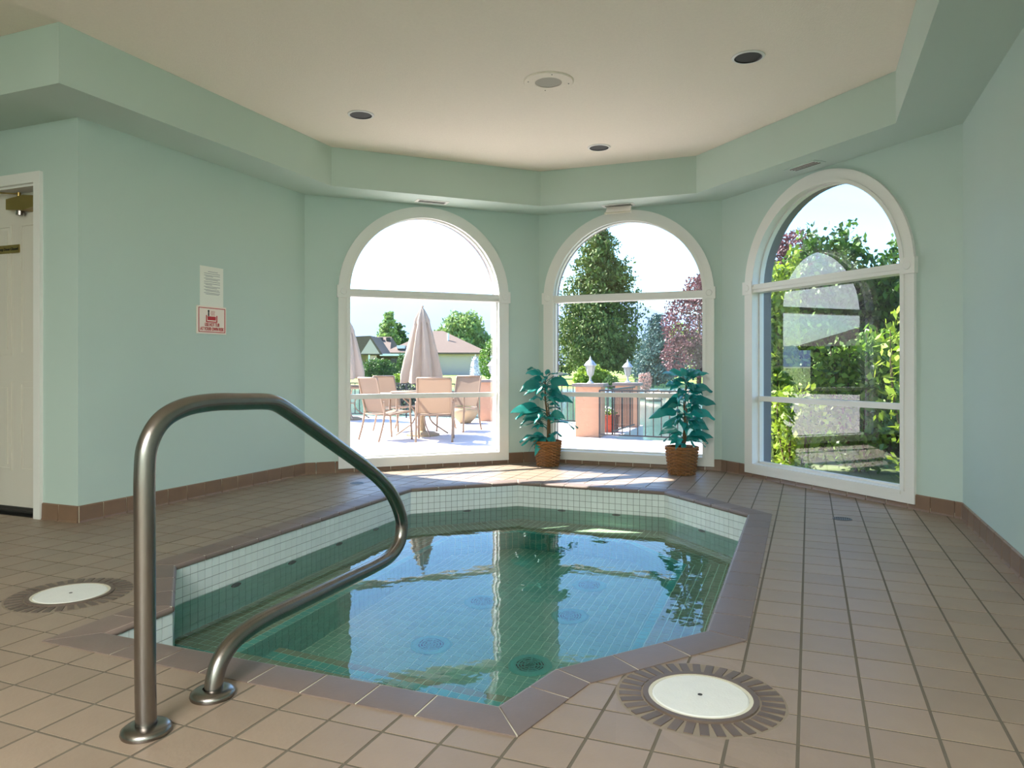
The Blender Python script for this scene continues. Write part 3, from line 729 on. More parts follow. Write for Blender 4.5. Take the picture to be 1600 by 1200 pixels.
textobj('lettering', 'AT YOUR OWN RISK', .036, M_RED, sg, (X, yc, 1.254), (pi / 2, 0, pi / 2), .236)
pp = thing('paper_notice', (XL, 4.33, 1.58), 'white paper rules sheet taped to the wall above the red hot tub sign', 'notice')
MB().box(XL, XL + .0015, 4.212, 4.447, 1.425, 1.727).build('paper_sheet', M_PAPER, pp)
m = MB(); zz = 1.69
m.box(XL + .0014, XL + .002, 4.29, 4.39, zz - .003, zz)
for k, (a, b) in enumerate([(.04, .2), (.04, .2), (.055, .13), (.04, .2), (.055, .18), (.04, .2), (.04, .2), (.055, .12), (.04, .2), (.055, .17), (.04, .19), (.055, .2), (.04, .2), (.055, .19)]):
    zz -= .0145 if a == .04 else .009; m.box(XL + .0014, XL + .002, 4.212 + a, 4.212 + b, zz - .003, zz)
tag(m.build('printed_lines', M_LAM, pp), kind='stuff')

# ------------------------------------------------------------------ ceiling fittings
def downlight(x, y, label):
    t = thing('recessed_downlight', (x, y, ZC), label, 'light', 'unlit recessed ceiling downlights')
    MB().lathe([(.080, -.001), (.098, -.001), (.096, -.006), (.083, -.008), (.080, -.004)], (x, y, ZC), 36, cap=False).build('trim_ring', M_WHITE, t, smooth=False)
    MB().lathe([(.081, -.0045), (.074, .0), (.0745, .0008), (.0005, .0008)], (x, y, ZC - .0035), 36, cap=False).build('black_baffle', M_BLACK, t)
downlight(-3.108, 4.678, 'unlit black recessed downlight in the ceiling near the left soffit')
downlight(-1.675, 6.141, 'unlit black recessed downlight in the ceiling by the middle window soffit')
downlight(-.345, 4.688, 'unlit black recessed downlight in the ceiling on the right, nearest the camera')
sp = thing('ceiling_speaker', (-1.597, 4.595, ZC), 'round cream ceiling speaker with grey mesh grille', 'speaker')
c = (-1.597, 4.595)
MB().lathe([(.088, -.010), (.160, -.010), (.166, -.004), (.166, 0)], (c[0], c[1], ZC), 48, cap=False).build('speaker_rim', M_CEIL, sp)
MB().lathe([(.0005, -.007), (.090, -.007), (.090, -.001)], (c[0], c[1], ZC), 40, cap=False).build('speaker_grille', mat('speaker_mesh', (170, 166, 152), .7, var=.1, scale=400), sp)
for k in range(4): a = .5 + k * pi / 2; MB().lathe([(.0004, -.012), (.004, -.012), (.004, -.009)], (c[0] + .135 * cos(a), c[1] + .135 * sin(a), ZC), 8, cap=False).build('screw', M_DARK, sp)
def vent(x, y, rz, label, deflector=False, darkonly=False):
    t = thing('air_register', (x, y, ZS), label, 'vent', 'soffit air registers', rz=rz)
    m = MB(); m.box(-.155, .155, -.06, -.042, -.005, 0).box(-.155, .155, .042, .06, -.005, 0).box(-.155, -.128, -.042, .042, -.005, 0).box(.128, .155, -.042, .042, -.005, 0)
    m.build('register_frame', M_WHITE if not darkonly else M_SOFF, t, keep=False)
    MB().box(-.128, .128, -.042, .042, -.0012, 0).build('register_opening', M_BLACK if not darkonly else M_DARK, t, keep=False)
    for k in range(6): MB().bar((-.128, -.035 + k * .014, -.003), (.128, -.035 + k * .014, -.003), .0035, .006).build('slat', M_DARK if k % 2 else M_WHITE, t, keep=False)
    if deflector:
        d = MB(); d.add([(-.12, .035, -.002), (.12, .035, -.002), (.12, -.012, -.055), (-.12, -.012, -.055), (.12, -.035, -.075), (-.12, -.035, -.075)], [(0, 1, 2, 3), (3, 2, 4, 5)])
        d.add([(-.12, .035, -.002), (-.12, -.012, -.055), (-.12, -.035, -.075), (-.12, .02, -.08)], [(0, 1, 2, 3)]).add([(.12, .035, -.002), (.12, -.012, -.055), (.12, -.035, -.075), (.12, .02, -.08)], [(0, 1, 2, 3)])
        d.box(-.125, .125, -.042, -.030, -.085, -.068); d.build('air_deflector', M_CLEAR, t, keep=False)
vent(-3.285, 6.125, pi / 4, 'white slotted air register in the soffit above the left arched window')
vent(-1.70, 6.93, 0, 'air register with hanging beige plastic deflector above the middle arched window', True)
vent(-.035, 6.11, -pi / 4, 'dark slotted air register in the soffit above the right arched window', darkonly=True)

# ------------------------------------------------------------------ silk plants in baskets
def plant(cx, cy, rr, rb, hh, label, blabel, tips, stem_top, lean=0.0, seed=1):
    rnd = random.Random(seed)
    t = thing('potted_plant', (cx, cy, 0), label, 'plant', 'teal silk plants in wicker baskets by the middle window')
    wv = MB(); n = 44; rows = 17; k0 = len(wv.v)
    # woven basket: horizontal strands pass in front of / behind the stakes
    for r in range(rows):
        z0_ = .004 + r * (hh - .018) / rows; hgt = (hh - .018) / rows * .92
        k = len(wv.v)
        for j in range(n):
            f = (r + .5) / rows; rad = rb + (rr - rb) * f; bulge = .0085 * cos(pi * ((j % 4) / 2.0 + r))
            a = 2 * pi * j / n
            for (dr, dz_) in ((-.004, 0), (.0035, .12), (.0035, .88), (-.004, 1.0)):
                wv.v.append((cx + (rad + bulge + dr) * cos(a), cy + (rad + bulge + dr) * sin(a), z0_ + hgt * dz_))
        for j in range(n):
            j2 = (j + 1) % n
            for q in range(3): wv.f.append((k + j * 4 + q, k + j2 * 4 + q, k + j2 * 4 + q + 1, k + j * 4 + q + 1))
    bk = wv.build('wicker_basket', M_WICK, t, smooth=False)
    tag(bk)
    rim = MB()
    for ph in (0, pi):
        rim.tube([(cx + (rr + .004 * cos(24 * a + ph)) * cos(a), cy + (rr + .004 * cos(24 * a + ph)) * sin(a), hh - .008 + .005 * sin(24 * a + ph)) for a in [2 * pi * j / 144 for j in range(145)]], .006, 6)
    rim.build('braided_rim', M_WICK, bk, smooth=True)
    MB().lathe([(.0005, hh - .03), (rr - .012, hh - .035)], (cx, cy, 0), 24, cap=False).build('moss', M_SOIL, t)
    MB().lathe([(.0005, .003), (rb - .003, .003), (rr - .014, hh - .02)], (cx, cy, 0), 24, cap=False).build('liner', M_SOIL, t)
    d0 = Vector((cx, cy, 0)).dot(CF); x0 = 800 + FPX * Vector((cx, cy, 0)).dot(CR) / d0
    def P(px, py, dd): d = d0 + dd; q = at(px, d, H - (py - HY) * d / FPX); return q
    top = P(stem_top[0], stem_top[1], 0); base = Vector((cx, cy, hh - .04))
    MB().tube([base, base.lerp(top, .35) + Vector((.012, 0, 0)), base.lerp(top, .7) - Vector((.01, 0, 0)), top], [.012, .011, .009, .006], 8).build('stem', M_LSTEM, t, smooth=True)
    MB().tube([base + Vector((.02, .01, 0)), base.lerp(top, .4) + Vector((.03, .0, 0)), base.lerp(top, .62) + Vector((.015, 0, 0))], [.008, .007, .005], 8).build('stem', M_LSTEM, t, smooth=True)
    xc_ = stem_top[0]; more = []
    for tp in tips:
        more.append(tp)
        for q_ in (0, 1): more.append((xc_ + (tp[0] - xc_) * rnd.uniform(.45, .92) + rnd.uniform(-6, 6), tp[1] + rnd.uniform(-8, 14), tp[2] * .7 + rnd.uniform(-.07, .07), .07))
    for i, tp in enumerate(more):
        px, py, dd = tp[0], tp[1], tp[2]; wd = (tp[3] if len(tp) > 3 else .085) * 1.15
        tip = P(px, py, dd); hz_ = tip.z + rnd.uniform(-.03, .05) - (.05 if tip.z > top.z - .05 else 0)
        hz_ = min(max(hz_, base.z + .05), top.z - .01); f = (hz_ - base.z) / (top.z - base.z); s0 = base.lerp(top, f)
        ctl = s0.lerp(tip, .5) + Vector((0, 0, .05 + .35 * max(0, s0.z - tip.z) + .03))
        n_ = 9; c_ = []
        for k in range(n_ + 1): u = k / n_; c_.append(s0 * (1 - u) ** 2 + ctl * 2 * u * (1 - u) + tip * u * u)
        L = (tip - s0).length; wd = wd * min(1.15, max(.6, L / .22))
        m = MB(); m.tube(c_[:4], .0035, 5)
        k0 = len(m.v); side0 = None; rows_ = []
        tw = rnd.uniform(-.45, .45); nface = Vector((rnd.uniform(-.5, .5), rnd.uniform(-.9, .3), rnd.uniform(.35, .9)))
        for k in range(2, n_ + 1):
            u = (k - 2) / (n_ - 2); tg = (c_[min(k + 1, n_)] - c_[k - 1]).normalized()
            sd_ = tg.cross(nface)
            if sd_.length < .05: sd_ = CR.copy()
            sd_.normalize(); up = sd_.cross(tg).normalized()
            sd_ = (sd_ * cos(tw) + up * sin(tw)); up = sd_.cross(tg)
            wv_ = wd * .5 * (sin(pi * min(1, u * .96 + .04) ** .72)) ** .85 if u < 1 else .001
            wv_ = max(wv_, .001); wob = .010 * sin(u * 9 + i)
            for s_ in (-1, -.5, 0, .5, 1):
                q = c_[k] + sd_ * (wv_ * s_) + up * (abs(s_) * wv_ * .28 - .012 * (abs(s_) ** 2) + (wob if abs(s_) == 1 else 0)); m.v.append(tuple(q))
            rows_.append(k)
        for k in range(len(rows_) - 1):
            for q in range(4): a = k0 + k * 5 + q; m.f.append((a, a + 1, a + 6, a + 5))
        m.build('leaf', M_LEAF, t, smooth=True)
    return t
tips1 = [(821, 584, .05, .08), (812, 612, -.08), (797, 645, -.05, .10), (806, 640, .1, .07), (812, 668, 0), (811, 690, -.06, .10), (826, 706, -.1, .11), (866, 688, -.1, .06), (892, 586, .05, .09), (889, 602, -.08, .10),
         (884, 626, 0, .09), (896, 629, .08, .07), (883, 655, -.02, .09), (904, 668, .02, .05), (838, 616, -.16, .09), (834, 662, -.14, .09), (866, 658, -.14, .08), (872, 612, .1, .08), (860, 583, 0, .07), (823, 600, .08), (816, 655, .1, .08), (876, 640, .12, .09), (828, 690, -.02, .10), (846, 600, -.12, .07)]
plant(-2.37, 6.80, .130, .100, .25, 'teal leafy silk plant in a wicker basket between the left and middle windows', '', tips1, (852, 590), seed=3)
tips2 = [(1034, 584, 0, .09), (1040, 602, -.1, .10), (1062, 578, .05, .10), (1086, 577, .02, .10), (1108, 584, 0, .08), (1114, 612, .05, .10), (1119, 632, -.03, .11), (1118, 655, 0, .10), (1115, 684, .04, .08), (1107, 692, .0, .07), (1031, 640, 0, .10), (1053, 655, -.12, .08), (1013, 654, .02, .10), (1029, 680, .05, .06), (1044, 688, -.02, .08), (1056, 701, -.16, .06), (1080, 655, -.12, .10), (1092, 662, -.08, .09), (1076, 628, -.14, .09), (1060, 622, -.16, .08), (1098, 645, -.06, .10), (1046, 628, .08, .09), (1088, 604, -.12, .09), (1068, 672, -.14, .09), (1108, 672, .1, .09), (1035, 668, .08, .09), (1100, 620, .1, .09), (1075, 596, -.1, .08)]
plant(-1.065, 6.72, .142, .112, .255, 'teal leafy silk plant in a wicker basket at the right end of the middle window', '', tips2, (1073, 596), seed=9)

# ------------------------------------------------------------------ outside ground, patio, pond
ZG = -.15
m = MB(); m.prism([(-22, -8), (XL - .2, -8), (XL - .2, 5.4), (-2.65, 7.29), (-2.65, 11.3), (-3.0, 11.3), (-3.0, 13.9), (-22, 13.9)], -.6, ZG)
solid('patio', MB().prism([(-26, -6), (XL - .21, -6), (XL - .21, 14.3), (-26, 14.3)], -.9, ZG).prism([(XL - .21, 5.54), (-2.66, 7.296), (-2.95, 14.0), (XL - .21, 14.3)], -.9, ZG).prism([(-2.66, 7.296), (-.3, 7.296), (-.3, 11.05), (-2.82, 11.25)], -.9, ZG), M_PATIO)
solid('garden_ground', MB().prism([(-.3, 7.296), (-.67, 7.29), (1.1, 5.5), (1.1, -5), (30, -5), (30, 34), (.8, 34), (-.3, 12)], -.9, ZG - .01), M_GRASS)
pond = MB().prism([tuple(at(-900, 14, 0)[:2]), tuple(at(300, 10.9, 0)[:2]), (-.3, 11.0), (-.1, 30), tuple(at(1200, 75, 0)[:2]), tuple(at(-900, 75, 0)[:2])], -.95, -.48).build('pond_water', M_POND)
tag(pond, 'rippled green pond water beyond the patio railings', 'water')
# lawn on the far bank
def strip(name, rows, mt, kind='structure', x0=-1600, x1=3200, n=40, amp=0):
    m = MB(); k = 0
    for (d, z) in rows:
        for i in range(n + 1):
            x = x0 + (x1 - x0) * i / n; dd = d * (1 + .05 * sin(i * 1.3) * (amp > 0)); q = at(x, dd, z + (amp * (sin(i * .9) + .5 * sin(i * 2.1 + 1)) if z > 50 else 0)); m.v.append(tuple(q))
    for r in range(len(rows) - 1):
        for i in range(n): a = r * (n + 1) + i; m.f.append((a, a + 1, a + n + 2, a + n + 1))
    return tag(m.build(name, mt, smooth=True), kind=kind)
strip('far_lawn', [(52, -.6), (53, -.28), (62, -.1), (90, .15), (160, .6), (500, 2), (3000, 5)], M_LAWN)
solid('surrounding_lawn', MB().prism([(-700, -400), (500, -400), (500, 700), (-700, 700)], -1.5, -1.35), M_LAWN)
solid('west_lawn', MB().prism([(-700, -400), (-26.1, -400), (-26.1, 6), (-700, 300)], -.9, -.4), M_LAWN)
# hills: long ridge, higher behind the first window
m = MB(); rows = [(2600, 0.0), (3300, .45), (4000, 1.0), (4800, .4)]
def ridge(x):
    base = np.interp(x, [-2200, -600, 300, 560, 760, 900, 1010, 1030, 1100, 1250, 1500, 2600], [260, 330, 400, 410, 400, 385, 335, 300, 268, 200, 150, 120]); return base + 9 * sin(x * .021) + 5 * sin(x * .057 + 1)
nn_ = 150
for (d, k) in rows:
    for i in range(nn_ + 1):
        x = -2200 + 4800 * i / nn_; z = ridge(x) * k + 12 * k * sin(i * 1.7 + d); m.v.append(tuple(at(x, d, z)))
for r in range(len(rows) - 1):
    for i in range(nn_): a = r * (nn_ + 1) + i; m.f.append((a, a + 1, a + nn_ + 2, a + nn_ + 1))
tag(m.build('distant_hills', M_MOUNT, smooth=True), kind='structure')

# pillars and lanterns
def pillar(c, w_, top, label, lantern_label, rz=.2, cap=.05):
    t = thing('pillar', (c[0], c[1], ZG), label, 'pillar', 'salmon stucco pillars along the patio railing', rz=rz)
    h_ = top - ZG
    MB().box(-w_ / 2, w_ / 2, -w_ / 2, w_ / 2, 0, h_ - .05).build('pillar_shaft', M_SALM, t, keep=False)
    MB().box(-w_ / 2 - cap, w_ / 2 + cap, -w_ / 2 - cap, w_ / 2 + cap, h_ - .05, h_).build('pillar_cap', M_CAP, t, keep=False)
    l = thing('garden_lantern', (c[0], c[1], top), lantern_label, 'lantern', 'post lanterns on the pillars', rz=rz)
    MB().lathe([(.055, 0), (.055, .015), (.03, .03), (.018, .06), (.018, .10), (.03, .12), (.045, .135)], n=14).build('lantern_foot', M_LAMP, l, keep=False, smooth=False)
    cg = MB()
    for k in range(6):
        a = pi / 3 * k; cg.bar((.048 * cos(a), .048 * sin(a), .135), (.078 * cos(a), .078 * sin(a), .29), .008, .008)
    cg.build('lantern_cage', M_LAMP, l, keep=False)
    MB().lathe([(.044, .137), (.072, .288)], n=6).build('lantern_glass', M_LGL, l, keep=False)
    MB().lathe([(.10, .285), (.105, .295), (.07, .34), (.035, .375), (.015, .39), (.02, .405), (.008, .425), (.0005, .45)], n=12).build('lantern_roof', M_LAMP, l, keep=False)
pillar((-3.28, 11.50), .41, .70, 'salmon stucco pillar with stone cap seen left in the middle window', 'white metal lantern on the near pillar in the middle window', rz=.10)
pillar((-3.16, 13.62), .41, .67, 'salmon stucco pillar standing farther back in the middle window', 'white metal lantern on the farther pillar in the middle window', rz=.10)
pillar((-6.10, 14.0), .43, .70, 'salmon stucco pillar at the right edge of the left window view', 'white lantern on the pillar at the edge of the left window view', rz=.25)

def railing(a, b, label, gap=.12):
    a = Vector((a[0], a[1], 0)); b = Vector((b[0], b[1], 0)); L = (b - a).length; t = thing('patio_railing', (a.x, a.y, ZG), label, 'railing', 'dark iron railings around the patio')
    MB().bar(a + Vector((0, 0, .60)), b + Vector((0, 0, .60)), .045, .025).build('top_rail', M_RAIL, t); MB().bar(a + Vector((0, 0, ZG + .06)), b + Vector((0, 0, ZG + .06)), .025, .02).build('bottom_rail', M_RAIL, t)
    n = int(L / gap)
    bal = MB().box(-.007, .007, -.007, .007, ZG + .06, .60).mesh('baluster'); bal.materials.append(M_RAIL)
    for k in range(1, n):
        o = bpy.data.objects.new('baluster', bal); link(o, t); q = a.lerp(b, k / n); o.location = (q.x, q.y, 0)
    for k in range(int(L / 1.8) + 1):
        q = a.lerp(b, min(1, k * 1.8 / L)); MB().box(q.x - .012, q.x + .012, q.y - .012, q.y + .012, ZG, .60).build('rail_post', M_RAIL, t)
railing((-3.05, 11.22), (-.35, 10.98), 'dark iron railing along the water in the middle window, nearest')
railing((-2.98, 11.75), (-2.98, 13.35), 'short dark iron railing between the two pillars in the middle window')
railing((-6.4, 14.08), (-14.5, 14.2), 'long dark iron railing behind the patio chairs in the left window')
railing((-3.45, 13.75), (-5.85, 13.95), 'dark iron railing between left window pillar and the far pillar')

# umbrellas
def umbrella(c, label):
    t = thing('patio_umbrella', (c[0], c[1], ZG), label, 'umbrella', 'closed beige patio umbrellas')
    MB().tube([(0, 0, .05), (0, 0, 2.05)], .022, 12).build('pole', M_FRAME, t, keep=False, smooth=True)
    MB().lathe([(.28, 0), (.28, .03), (.20, .055), (.06, .075), (.04, .20), (.035, .34), (.025, .36)], n=24).build('umbrella_base', M_POT, t, keep=False)
    def cone(prof, amp, n=96, folds=8, ph=0):
        m = MB(); 
        for i, (r, z) in enumerate(prof):
            for j in range(n):
                a = 2 * pi * j / n; q = r * (1 + amp * (abs(cos(folds * a / 2 + ph)) * 1.4 - .9) + .05 * sin(3 * a + 2 + i * .3) + .05 * sin(folds * 2 * a + i)); sag = -.05 * abs(cos(folds * a / 2 + ph)) if i == 0 else 0
                m.v.append((q * cos(a), q * sin(a), z + sag))
        for i in range(len(prof) - 1):
            for j in range(n): m.f.append((i * n + j, i * n + (j + 1) % n, (i + 1) * n + (j + 1) % n, (i + 1) * n + j))
        return m
    cone([(.315, .90), (.30, 1.0), (.262, 1.2), (.215, 1.42), (.165, 1.65), (.115, 1.84), (.075, 1.97), (.03, 2.03)], .26).build('canopy', M_CANV, t, keep=False, smooth=True)
    cone([(.125, 1.84), (.115, 1.88), (.075, 1.98), (.035, 2.05), (.012, 2.08)], .2).build('vent_cap', M_CANV, t, keep=False, smooth=True)
    MB().sphere((0, 0, 2.10), .022).build('finial', M_CANV, t, keep=False, smooth=True)
UC = at(660, 12.0, ZG); UC2 = at(545, 15.6, ZG)
umbrella((UC.x, UC.y), 'closed beige umbrella rising from the patio table in the centre of the left window')
umbrella((UC2.x, UC2.y), 'closed beige umbrella partly hidden at the left edge of the left window')
def table(c, label):
    t = thing('patio_table', (c[0], c[1], ZG), label, 'table', 'round patio tables under the umbrellas')
    MB().lathe([(.03, .695), (.50, .695), (.52, .705), (.52, .715), (.50, .722), (.03, .722)], n=40, cap=False).build('table_top', M_SLING, t, keep=False)
    MB().lathe([(.50, .66), (.52, .66), (.52, .695), (.50, .695)], n=40, cap=False).build('table_rim', M_FRAME, t, keep=False)
    for k in range(4):
        a = pi / 4 + pi / 2 * k
        MB().tube(catmull([(r * cos(a), r * sin(a), z) for r, z in ((.40, .68), (.22, .52), (.12, .36), (.16, .22), (.32, .10), (.44, .02))], 4), .013, 8).build('leg', M_FRAME, t, keep=False, smooth=True)
    MB().ring(.10, .125, .34, .36).build('leg_ring', M_FRAME, t, keep=False)
table((UC.x, UC.y), 'round tan patio table around the central umbrella, seen among chairs')
table((UC2.x, UC2.y), 'round tan patio table at the left edge of the left window')
def chair_proto():
    t = thing('patio_chair', (0, 0, ZG)); fr = M_FRAME; tl = []
    def add(m, name, mt, smooth=True): o = m.build(name, mt, t, keep=False, smooth=smooth); tl.append(o)
    for s_ in (-.27, .27):
        add(MB().tube(catmull([(s_, .27, 0), (s_, .255, .22), (s_, .235, .44), (s_, .24, .60), (s_, .20, .645)], 4), .0165, 8), 'leg', fr)
        add(MB().tube(catmull([(s_, -.34, 0), (s_, -.27, .22), (s_, -.235, .42), (s_, -.25, .60)], 4), .0165, 8), 'leg', fr)
        add(MB().tube(catmull([(s_, .24, .635), (s_, .10, .655), (s_, -.12, .65), (s_ * .98, -.27, .655)], 4), .019, 8), 'armrest', fr)
        add(MB().tube(catmull([(s_ * .93, .25, .43), (s_ * .93, 0, .41), (s_ * .93, -.20, .40), (s_ * .93, -.28, .62), (s_ * .93, -.36, .95)], 5), .015, 8), 'side_rail', fr)
    m = MB(); sp_ = [(.25, .435), (.12, .41), (0, .402), (-.12, .40), (-.20, .415)]
    m.add([(x, y, z - .012 * (1 if x == 0 else 0)) for y, z in sp_ for x in (-.25, 0, .25)], [(r * 3 + q, r * 3 + q + 1, r * 3 + q + 4, r * 3 + q + 3) for r in range(4) for q in range(2)]); add(m, 'seat', M_SLING)
    m = MB(); bp_ = [(-.20, .42), (-.225, .50), (-.27, .62), (-.315, .78), (-.36, .95)]
    m.add([(x, y - .012 * (x == 0), z) for y, z in bp_ for x in (-.25, 0, .25)], [(r * 3 + q, r * 3 + q + 1, r * 3 + q + 4, r * 3 + q + 3) for r in range(4) for q in range(2)]); add(m, 'backrest', M_SLING)
    add(MB().tube([(-.25, -.36, .95), (.25, -.36, .95)], .014, 8), 'top_bar', fr); add(MB().tube([(-.25, .25, .43), (.25, .25, .43)], .014, 8), 'front_bar', fr)
    add(MB().tube([(-.27, -.235, .40), (.27, -.235, .40)], .012, 8), 'rear_bar', fr)
    return t
cp = chair_proto(); first = True
def chair(px, d, face, label):
    global first
    q = at(px, d, ZG)
    if first: t = cp; first = False
    else:
        t = cp.copy(); COL.objects.link(t)
        for ch in cp.children: c = ch.copy(); COL.objects.link(c); c.parent = t
    t.location = q; t.rotation_euler = (0, 0, face); tag(t, label, 'chair', 'tan sling patio chairs around the tables')
# facing angle: chair looks along +y locally; YAW + 0 = away from camera
chair(680, 11.25, YAW + .05, 'tan sling chair with its back to the window, nearest in the left window')
chair(605, 11.35, YAW - .8, 'tan sling chair turned right, left of the umbrella in the left window')
chair(716, 12.9, YAW + 2.65, 'pale tan sling chair behind and right of the nearest one in the left window')
chair(622, 12.9, YAW - 2.2, 'tan sling chair behind the left-hand one, back top showing in the left window')
# bowl planter
bp = thing('bowl_planter', tuple(at(727, 14.6, ZG)), 'large sandstone bowl planter with sparse greens behind the patio chairs', 'planter')
MB().lathe([(.10, 0), (.12, .02), (.20, .10), (.255, .22), (.265, .30), (.245, .30), (.23, .25), (.0005, .24)], n=32, cap=False).build('bowl', M_POT, bp, keep=False, smooth=True)
def leafquads(c, n, size, up=.3, rng=RNG):
    """n random leaf-shaped quads (kites) about centres c (n,3)"""
    c = np.asarray(c); d = rng.normal(size=(n, 3)); d[:, 2] += up; d /= np.linalg.norm(d, axis=1)[:, None]
    e = rng.normal(size=(n, 3)); e -= (e * d).sum(1)[:, None] * d; e /= np.linalg.norm(e, axis=1)[:, None]
    s_ = size * rng.uniform(.6, 1.35, n)[:, None]
    return np.stack([c - d * s_ * .5, c + e * s_ * .28 + d * s_ * .05, c + d * s_ * .5, c - e * s_ * .28 + d * s_ * .05], 1)
def blob(c, r, n, size, rng=RNG, shell=.55, up=.3):
    v = rng.normal(size=(n, 3)); v /= np.linalg.norm(v, axis=1)[:, None]; rad = rng.uniform(shell, 1, n) ** .6
    lump = 1 + .12 * np.sin(v[:, 0] * 7 + c[0]) + .10 * np.sin(v[:, 2] * 8 + v[:, 1] * 5 + c[1])
    q = np.array(c) + v * rad[:, None] * lump[:, None] * np.array(r)
    return leafquads(q, n, size, up)
q0 = at(727, 14.6, ZG + .31); quads('foliage', blob(tuple(q0), (.14, .14, .08), 160, .06), M_GLEAF, bp)
# red trough
pt = at(946, 12.7, ZG); tr = thing('flower_trough', tuple(pt), 'terracotta planter with white flowers behind the pillar railing in the middle window', 'planter')
MB().prism([(-.20, -.14), (.20, -.14), (.20, .14), (-.20, .14)], 0, .26).prism([(-.22, -.16), (.22, -.16), (.22, .16), (-.22, .16)], .26, .29).build('trough', M_REDPOT, tr, keep=False)
quads('foliage', blob((pt.x, pt.y, ZG + .33), (.20, .15, .07), 260, .05), M_GLEAF, tr); quads('blossoms', blob((pt.x, pt.y, ZG + .37), (.19, .15, .06), 160, .035), M_FLOW, tr)

# fountain
fp = at(742, 24, -.48); ft = thing('pond_fountain', tuple(fp), 'white foaming fountain spray standing in the pond', 'fountain')
n = 2600; z = RNG.uniform(0, 1, n); a = RNG.uniform(0, 2 * pi, n); r = (.05 + .13 * np.sqrt(np.abs(np.sin(z * pi)))) * RNG.uniform(.1, 1, n)
q = np.stack([fp.x + r * np.cos(a), fp.y + r * np.sin(a), -.48 + z * 1.75 + RNG.normal(0, .03, n)], 1); quads('spray', leafquads(q, n, .05, 1.5), M_SPRAY, ft)
MB().lathe([(.18, 0), (.18, .04), (.06, .06), (.05, .14)], n=16).build('nozzle', M_DARK, ft, keep=False)

# ------------------------------------------------------------------ trees
def tree_obj(name, base, label, cat='tree', group=None): return thing(name, tuple(base), label, cat, group)
def conifer(px, d, zb_, ztop, rad, label, mt, n_tiers=30, name='pine_tree', size=.26, dens=1.0, seed=1, bare=.12, trunk_r=.18, width_pow=.8):
    rng = np.random.default_rng(seed); b = at(px, d, zb_); t = tree_obj(name, b, label); Ht = ztop - zb_
    MB().tube([(0, 0, 0), (.05, 0, Ht * .4), (0, 0, Ht * .9)], [trunk_r, trunk_r * .7, .03], 8).build('trunk', M_BARK, t, keep=False, smooth=True)
    Q = []; br = MB()
    for k in range(n_tiers):
        f = bare + (1 - bare) * k / n_tiers; z = zb_ + f * Ht; R_ = rad * (1 - f) ** width_pow * (1.0 if f > .25 else .72 + f) + .1
        nb = int(5 + 6 * (1 - f))
        for j in range(nb):
            az = rng.uniform(0, 2 * pi); L = R_ * rng.uniform(.62, 1.12); rise_ = rng.uniform(.05, .45)
            br.tube([(0, 0, z - zb_), (cos(az) * L * .8, sin(az) * L * .8, z - zb_ + L * rise_ * .8)], [.035, .01], 4, cap=False)
            m_ = int(34 * dens * (.35 + L / rad)); u = rng.uniform(.15, 1, m_) ** .7
            sp_ = .10 + .16 * L * (1 - u * .5)
            c = np.stack([b.x + np.cos(az) * L * u + rng.normal(0, 1, m_) * sp_, b.y + np.sin(az) * L * u + rng.normal(0, 1, m_) * sp_, z + L * rise_ * u + rng.normal(0, 1, m_) * sp_ * .55], 1)
            Q.append(leafquads(c, m_, size, 1.0, rng))
    tag(br.build('branches', M_BARK, t, keep=False), kind='stuff')
    quads('foliage', np.concatenate(Q), mt, t); return t
conifer(938, 55, .1, 11.4, 3.9, 'tall bushy green conifer on the far bank in the middle window', M_PINE, 48, dens=3.2, seed=4, size=.26, bare=.05, trunk_r=.28, width_pow=.62)
conifer(1028, 42, -.1, 4.0, 1.75, 'silvery blue spruce right of the tall conifer', M_SPRU, 26, 'blue_spruce', .17, 1.3, 6, .02, .1)
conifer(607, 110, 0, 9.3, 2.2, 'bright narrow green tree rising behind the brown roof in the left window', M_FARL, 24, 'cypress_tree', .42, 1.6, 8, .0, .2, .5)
conifer(623, 118, 0, 8.1, 2.4, 'smaller dark green tree touching the bright narrow tree behind the roof', M_CEDAR, 20, 'cypress_tree', .42, 1.4, 9, .0, .2, .6)
def broad(name, px, d, zb_, blobs, label, mt, size, trunk_r=.12, trunk_h=None, cat='tree', seed=3, group=None, trunkmat=None):
    """blobs: (dx along view right, dz above base, rx, rz, n)"""
    b = at(px, d, zb_); t = tree_obj(name, b, label, cat, group); rng = np.random.default_rng(seed)
    th = trunk_h if trunk_h is not None else max(q[1] for q in blobs) * .8
    if trunk_r > 0:
        MB().tube([(0, 0, 0), (.03, .02, th * .5), (0, 0, th)], [trunk_r, trunk_r * .75, trunk_r * .4], 8).build('trunk', trunkmat or M_BARK, t, keep=False, smooth=True)
    Q = []
    for (dx, dz_, rx, rz_, n) in blobs:
        c = b + CR * dx + Vector((0, 0, dz_)); Q.append(blob(tuple(c), (rx, rx, rz_), n, size, rng, .5))
    quads('foliage', np.concatenate(Q), mt, t); return t
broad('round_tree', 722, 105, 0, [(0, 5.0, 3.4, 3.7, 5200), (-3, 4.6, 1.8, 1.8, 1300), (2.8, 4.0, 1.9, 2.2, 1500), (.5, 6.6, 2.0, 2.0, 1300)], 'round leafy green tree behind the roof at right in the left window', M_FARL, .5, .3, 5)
broad('plum_tree', 1092, 34, -.1, [(0, 3.1, 1.5, 1.8, 5200), (.2, 4.6, .8, .9, 1200), (-.4, 1.6, 1.2, 1.2, 2600), (.9, 3.6, 1.0, 1.5, 2200)], 'dark purple leaved plum tree at the right side of the middle window', M_PLUM, .15, .12, 3.5)
broad('shrub', 1054, 74, 0, [(0, 3.0, 2.4, 2.2, 2600), (2.0, 2.5, 1.9, 1.9, 1500)], 'yellow green leafy tree between spruce and purple plum tree', M_YLEAF, .28, .12)
